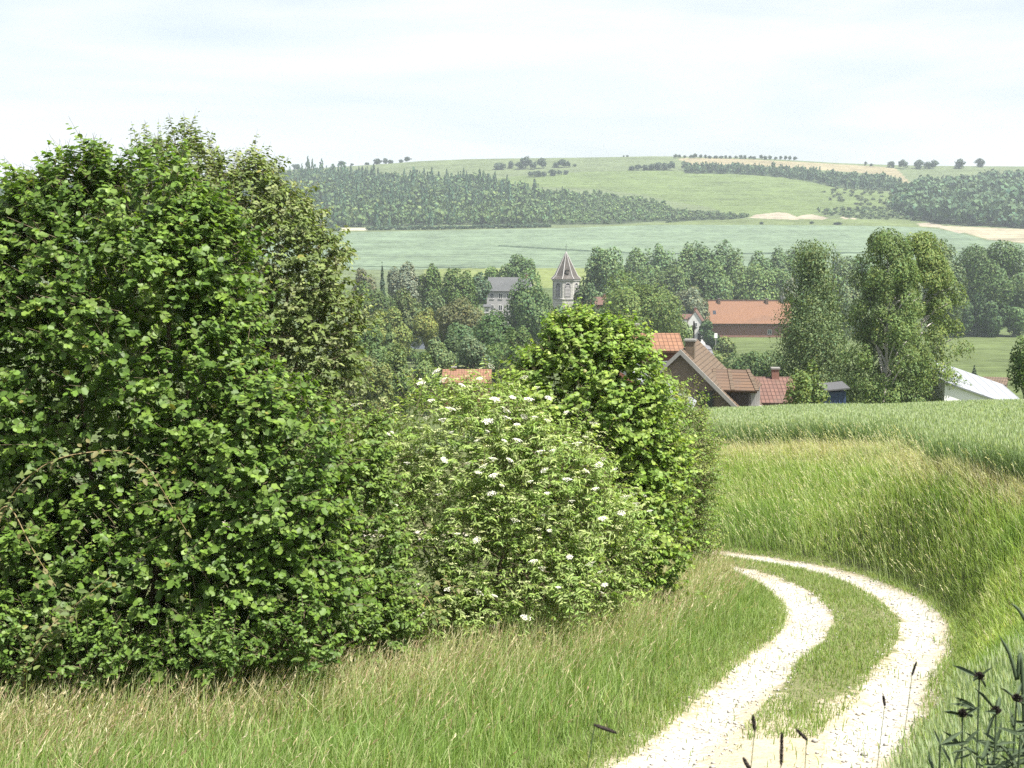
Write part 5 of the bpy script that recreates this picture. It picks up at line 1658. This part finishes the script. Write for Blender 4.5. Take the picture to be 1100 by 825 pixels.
for i, (u, vt, w, Y) in enumerate([(700, 288, 30, 440), (722, 286, 30, 438), (745, 283, 30, 440), (768, 281, 32, 436), (790, 288, 28, 438), (812, 286, 34, 436), (832, 290, 28, 438)]):
    tree(f'{ORD[i]} tree from the left in the front row of the poplar plantation', u, vt, w, Y, 'plume', np.array(G1) * _tr.uniform(.85, 1.2) + np.array([.008, .005, .012]), group='poplars of the front row')
# right of the birches
tree('hazy tall tree showing behind the right birch', 1012, 258, 42, 330, 'oval', (.085, .125, .06))
tree('grey-green tree between poplar and left birch in the back', 908, 283, 34, 330, 'oval', (.10, .14, .075))
tree('huge dark oak at the right edge beyond the meadow', 1072, 262, 88, 410, 'round', (.06, .105, .03))
tree('small tree left of the huge dark oak', 1036, 280, 20, 440, 'oval', (.08, .12, .05))
for i, (u, vt, w, h) in enumerate([(1034, 316, 34, 0), (1062, 311, 36, 0), (1088, 306, 40, 0)]):
    tree(['dark shrub nearest the birches in the hedge under the oak', 'rounded middle shrub of the hedge under the oak', 'tall shrub at the right edge of the hedge under the oak'][i], u, vt, w, 400 + i * 2, 'bush', np.array(G3) * (1 + .15 * (i - 1)), cat='shrub')
tree('dark bush in the meadow in front of the long barn', 813, 377, 56, 175, 'bush', (.065, .105, .04), cat='shrub')
tree('tall dark bush along the lane left of the barn meadow', 760, 345, 17, 372, 'bush', (.05, .085, .03), cat='shrub')
tree('dark hedge bush beside the white sign', 767, 357, 16, 340, 'bush', (.05, .085, .035), cat='shrub')
tree('grey-green bush on the left rim of the barn meadow', 781, 362, 22, 300, 'bush', (.13, .17, .065), cat='shrub')
tree('lower pale bush on the left rim of the barn meadow', 774, 378, 18, 215, 'bush', (.13, .165, .06), cat='shrub')
tree('pale feathery tree just above the orange roof behind the gable', 737, 347, 22, 300, 'willow', (.13, .17, .075))
tree('lone small pine in the right-hand meadow', 1049, 393, 10, 200, 'conifer', (.07, .10, .05))
tree('leafy tree below the huge walnut left of the orange roof', 640, 350, 44, 210, 'dome', (.08, .125, .04))
tree('green garden tree between the walnut and the white house', 722, 330, 26, 310, 'round', (.09, .14, .045))

# ------------------------------------------------------------------ air, light, camera
HAZE = 0.00017
def haze():
    k = NT('thin_summer_haze')
    v = k.n('ShaderNodeVolumePrincipled')
    v.inputs['Color'].default_value = (.80, .88, 1.0, 1); v.inputs['Density'].default_value = HAZE; v.inputs['Anisotropy'].default_value = .15
    k.l(v.outputs[0], k.out.inputs['Volume'])
    p = PB().box(-3600, 3600, -60, 3480, -110, 112)
    o = p.build('haze', k.m); tag(o, 'thin bluish summer haze hanging over the whole valley', 'haze', kind='stuff')
    o.display_type = 'WIRE'


haze()

SUN = unit(np.array([[.66, -.48, 1.42]]))[0]
el = math.asin(SUN[2]); az = math.atan2(SUN[0], SUN[1])
ld = bpy.data.lights.new('sun', 'SUN'); ld.energy = 5.0; ld.angle = math.radians(.53); ld.color = (1, .955, .88)
lo = bpy.data.objects.new('sun', ld); COL.objects.link(lo); lo.location = (60, -30, 80)
from mathutils import Vector
lo.rotation_euler = Vector(tuple(-SUN)).to_track_quat('-Z', 'Y').to_euler()

w = bpy.data.worlds.new('World'); scene.world = w; w.use_nodes = True
nt = w.node_tree; nt.nodes.clear()
out = nt.nodes.new('ShaderNodeOutputWorld'); bg = nt.nodes.new('ShaderNodeBackground'); sky = nt.nodes.new('ShaderNodeTexSky')
sky.sky_type = 'NISHITA'; sky.sun_disc = False; sky.sun_elevation = el; sky.sun_rotation = az; sky.air_density = 1.0; sky.dust_density = 2.0; sky.ozone_density = 1.5; sky.altitude = 100
bg.inputs[1].default_value = .065
tc = nt.nodes.new('ShaderNodeTexCoord')
mp = nt.nodes.new('ShaderNodeMapping'); mp.inputs['Scale'].default_value = (1.6, 1.6, 9.0); nt.links.new(tc.outputs['Generated'], mp.inputs[0])
n1 = nt.nodes.new('ShaderNodeTexNoise'); n1.inputs['Scale'].default_value = 1.5; n1.inputs['Detail'].default_value = 7; n1.inputs['Roughness'].default_value = .55; n1.inputs['Distortion'].default_value = .4
nt.links.new(mp.outputs[0], n1.inputs[0])
mr = nt.nodes.new('ShaderNodeMapRange'); mr.inputs[1].default_value = .34; mr.inputs[2].default_value = .72; mr.inputs[3].default_value = .36; mr.inputs[4].default_value = .92
nt.links.new(n1.outputs[0], mr.inputs[0])
mx = nt.nodes.new('ShaderNodeMix'); mx.data_type = 'RGBA'
nt.links.new(mr.outputs[0], mx.inputs[0]); nt.links.new(sky.outputs[0], mx.inputs[6]); mx.inputs[7].default_value = (7.0, 7.15, 7.5, 1)
nt.links.new(mx.outputs[2], bg.inputs[0]); nt.links.new(bg.outputs[0], out.inputs[0])

cd = bpy.data.cameras.new('camera'); cam = bpy.data.objects.new('camera', cd); COL.objects.link(cam)
cd.sensor_fit = 'HORIZONTAL'; cd.sensor_width = 36; cd.lens = 36 * FPX / 1100
cd.clip_start = .05; cd.clip_end = 9000
cd.dof.use_dof = True; cd.dof.focus_distance = 26; cd.dof.aperture_fstop = 20
cam.location = (0, 0, 0); cam.rotation_euler = (PI / 2 - PITCH, 0, 0)
scene.camera = cam

scene.render.engine = 'CYCLES'
cy = scene.cycles
cy.max_bounces = 7; cy.diffuse_bounces = 3; cy.glossy_bounces = 2; cy.transmission_bounces = 4; cy.volume_bounces = 1; cy.transparent_max_bounces = 8
cy.use_denoising = False
cy.sample_clamp_indirect = 6
scene.view_settings.view_transform = 'Standard'; scene.view_settings.look = 'None'; scene.view_settings.gamma = 1; scene.view_settings.use_curve_mapping = False
scene.view_settings.exposure = 1.32
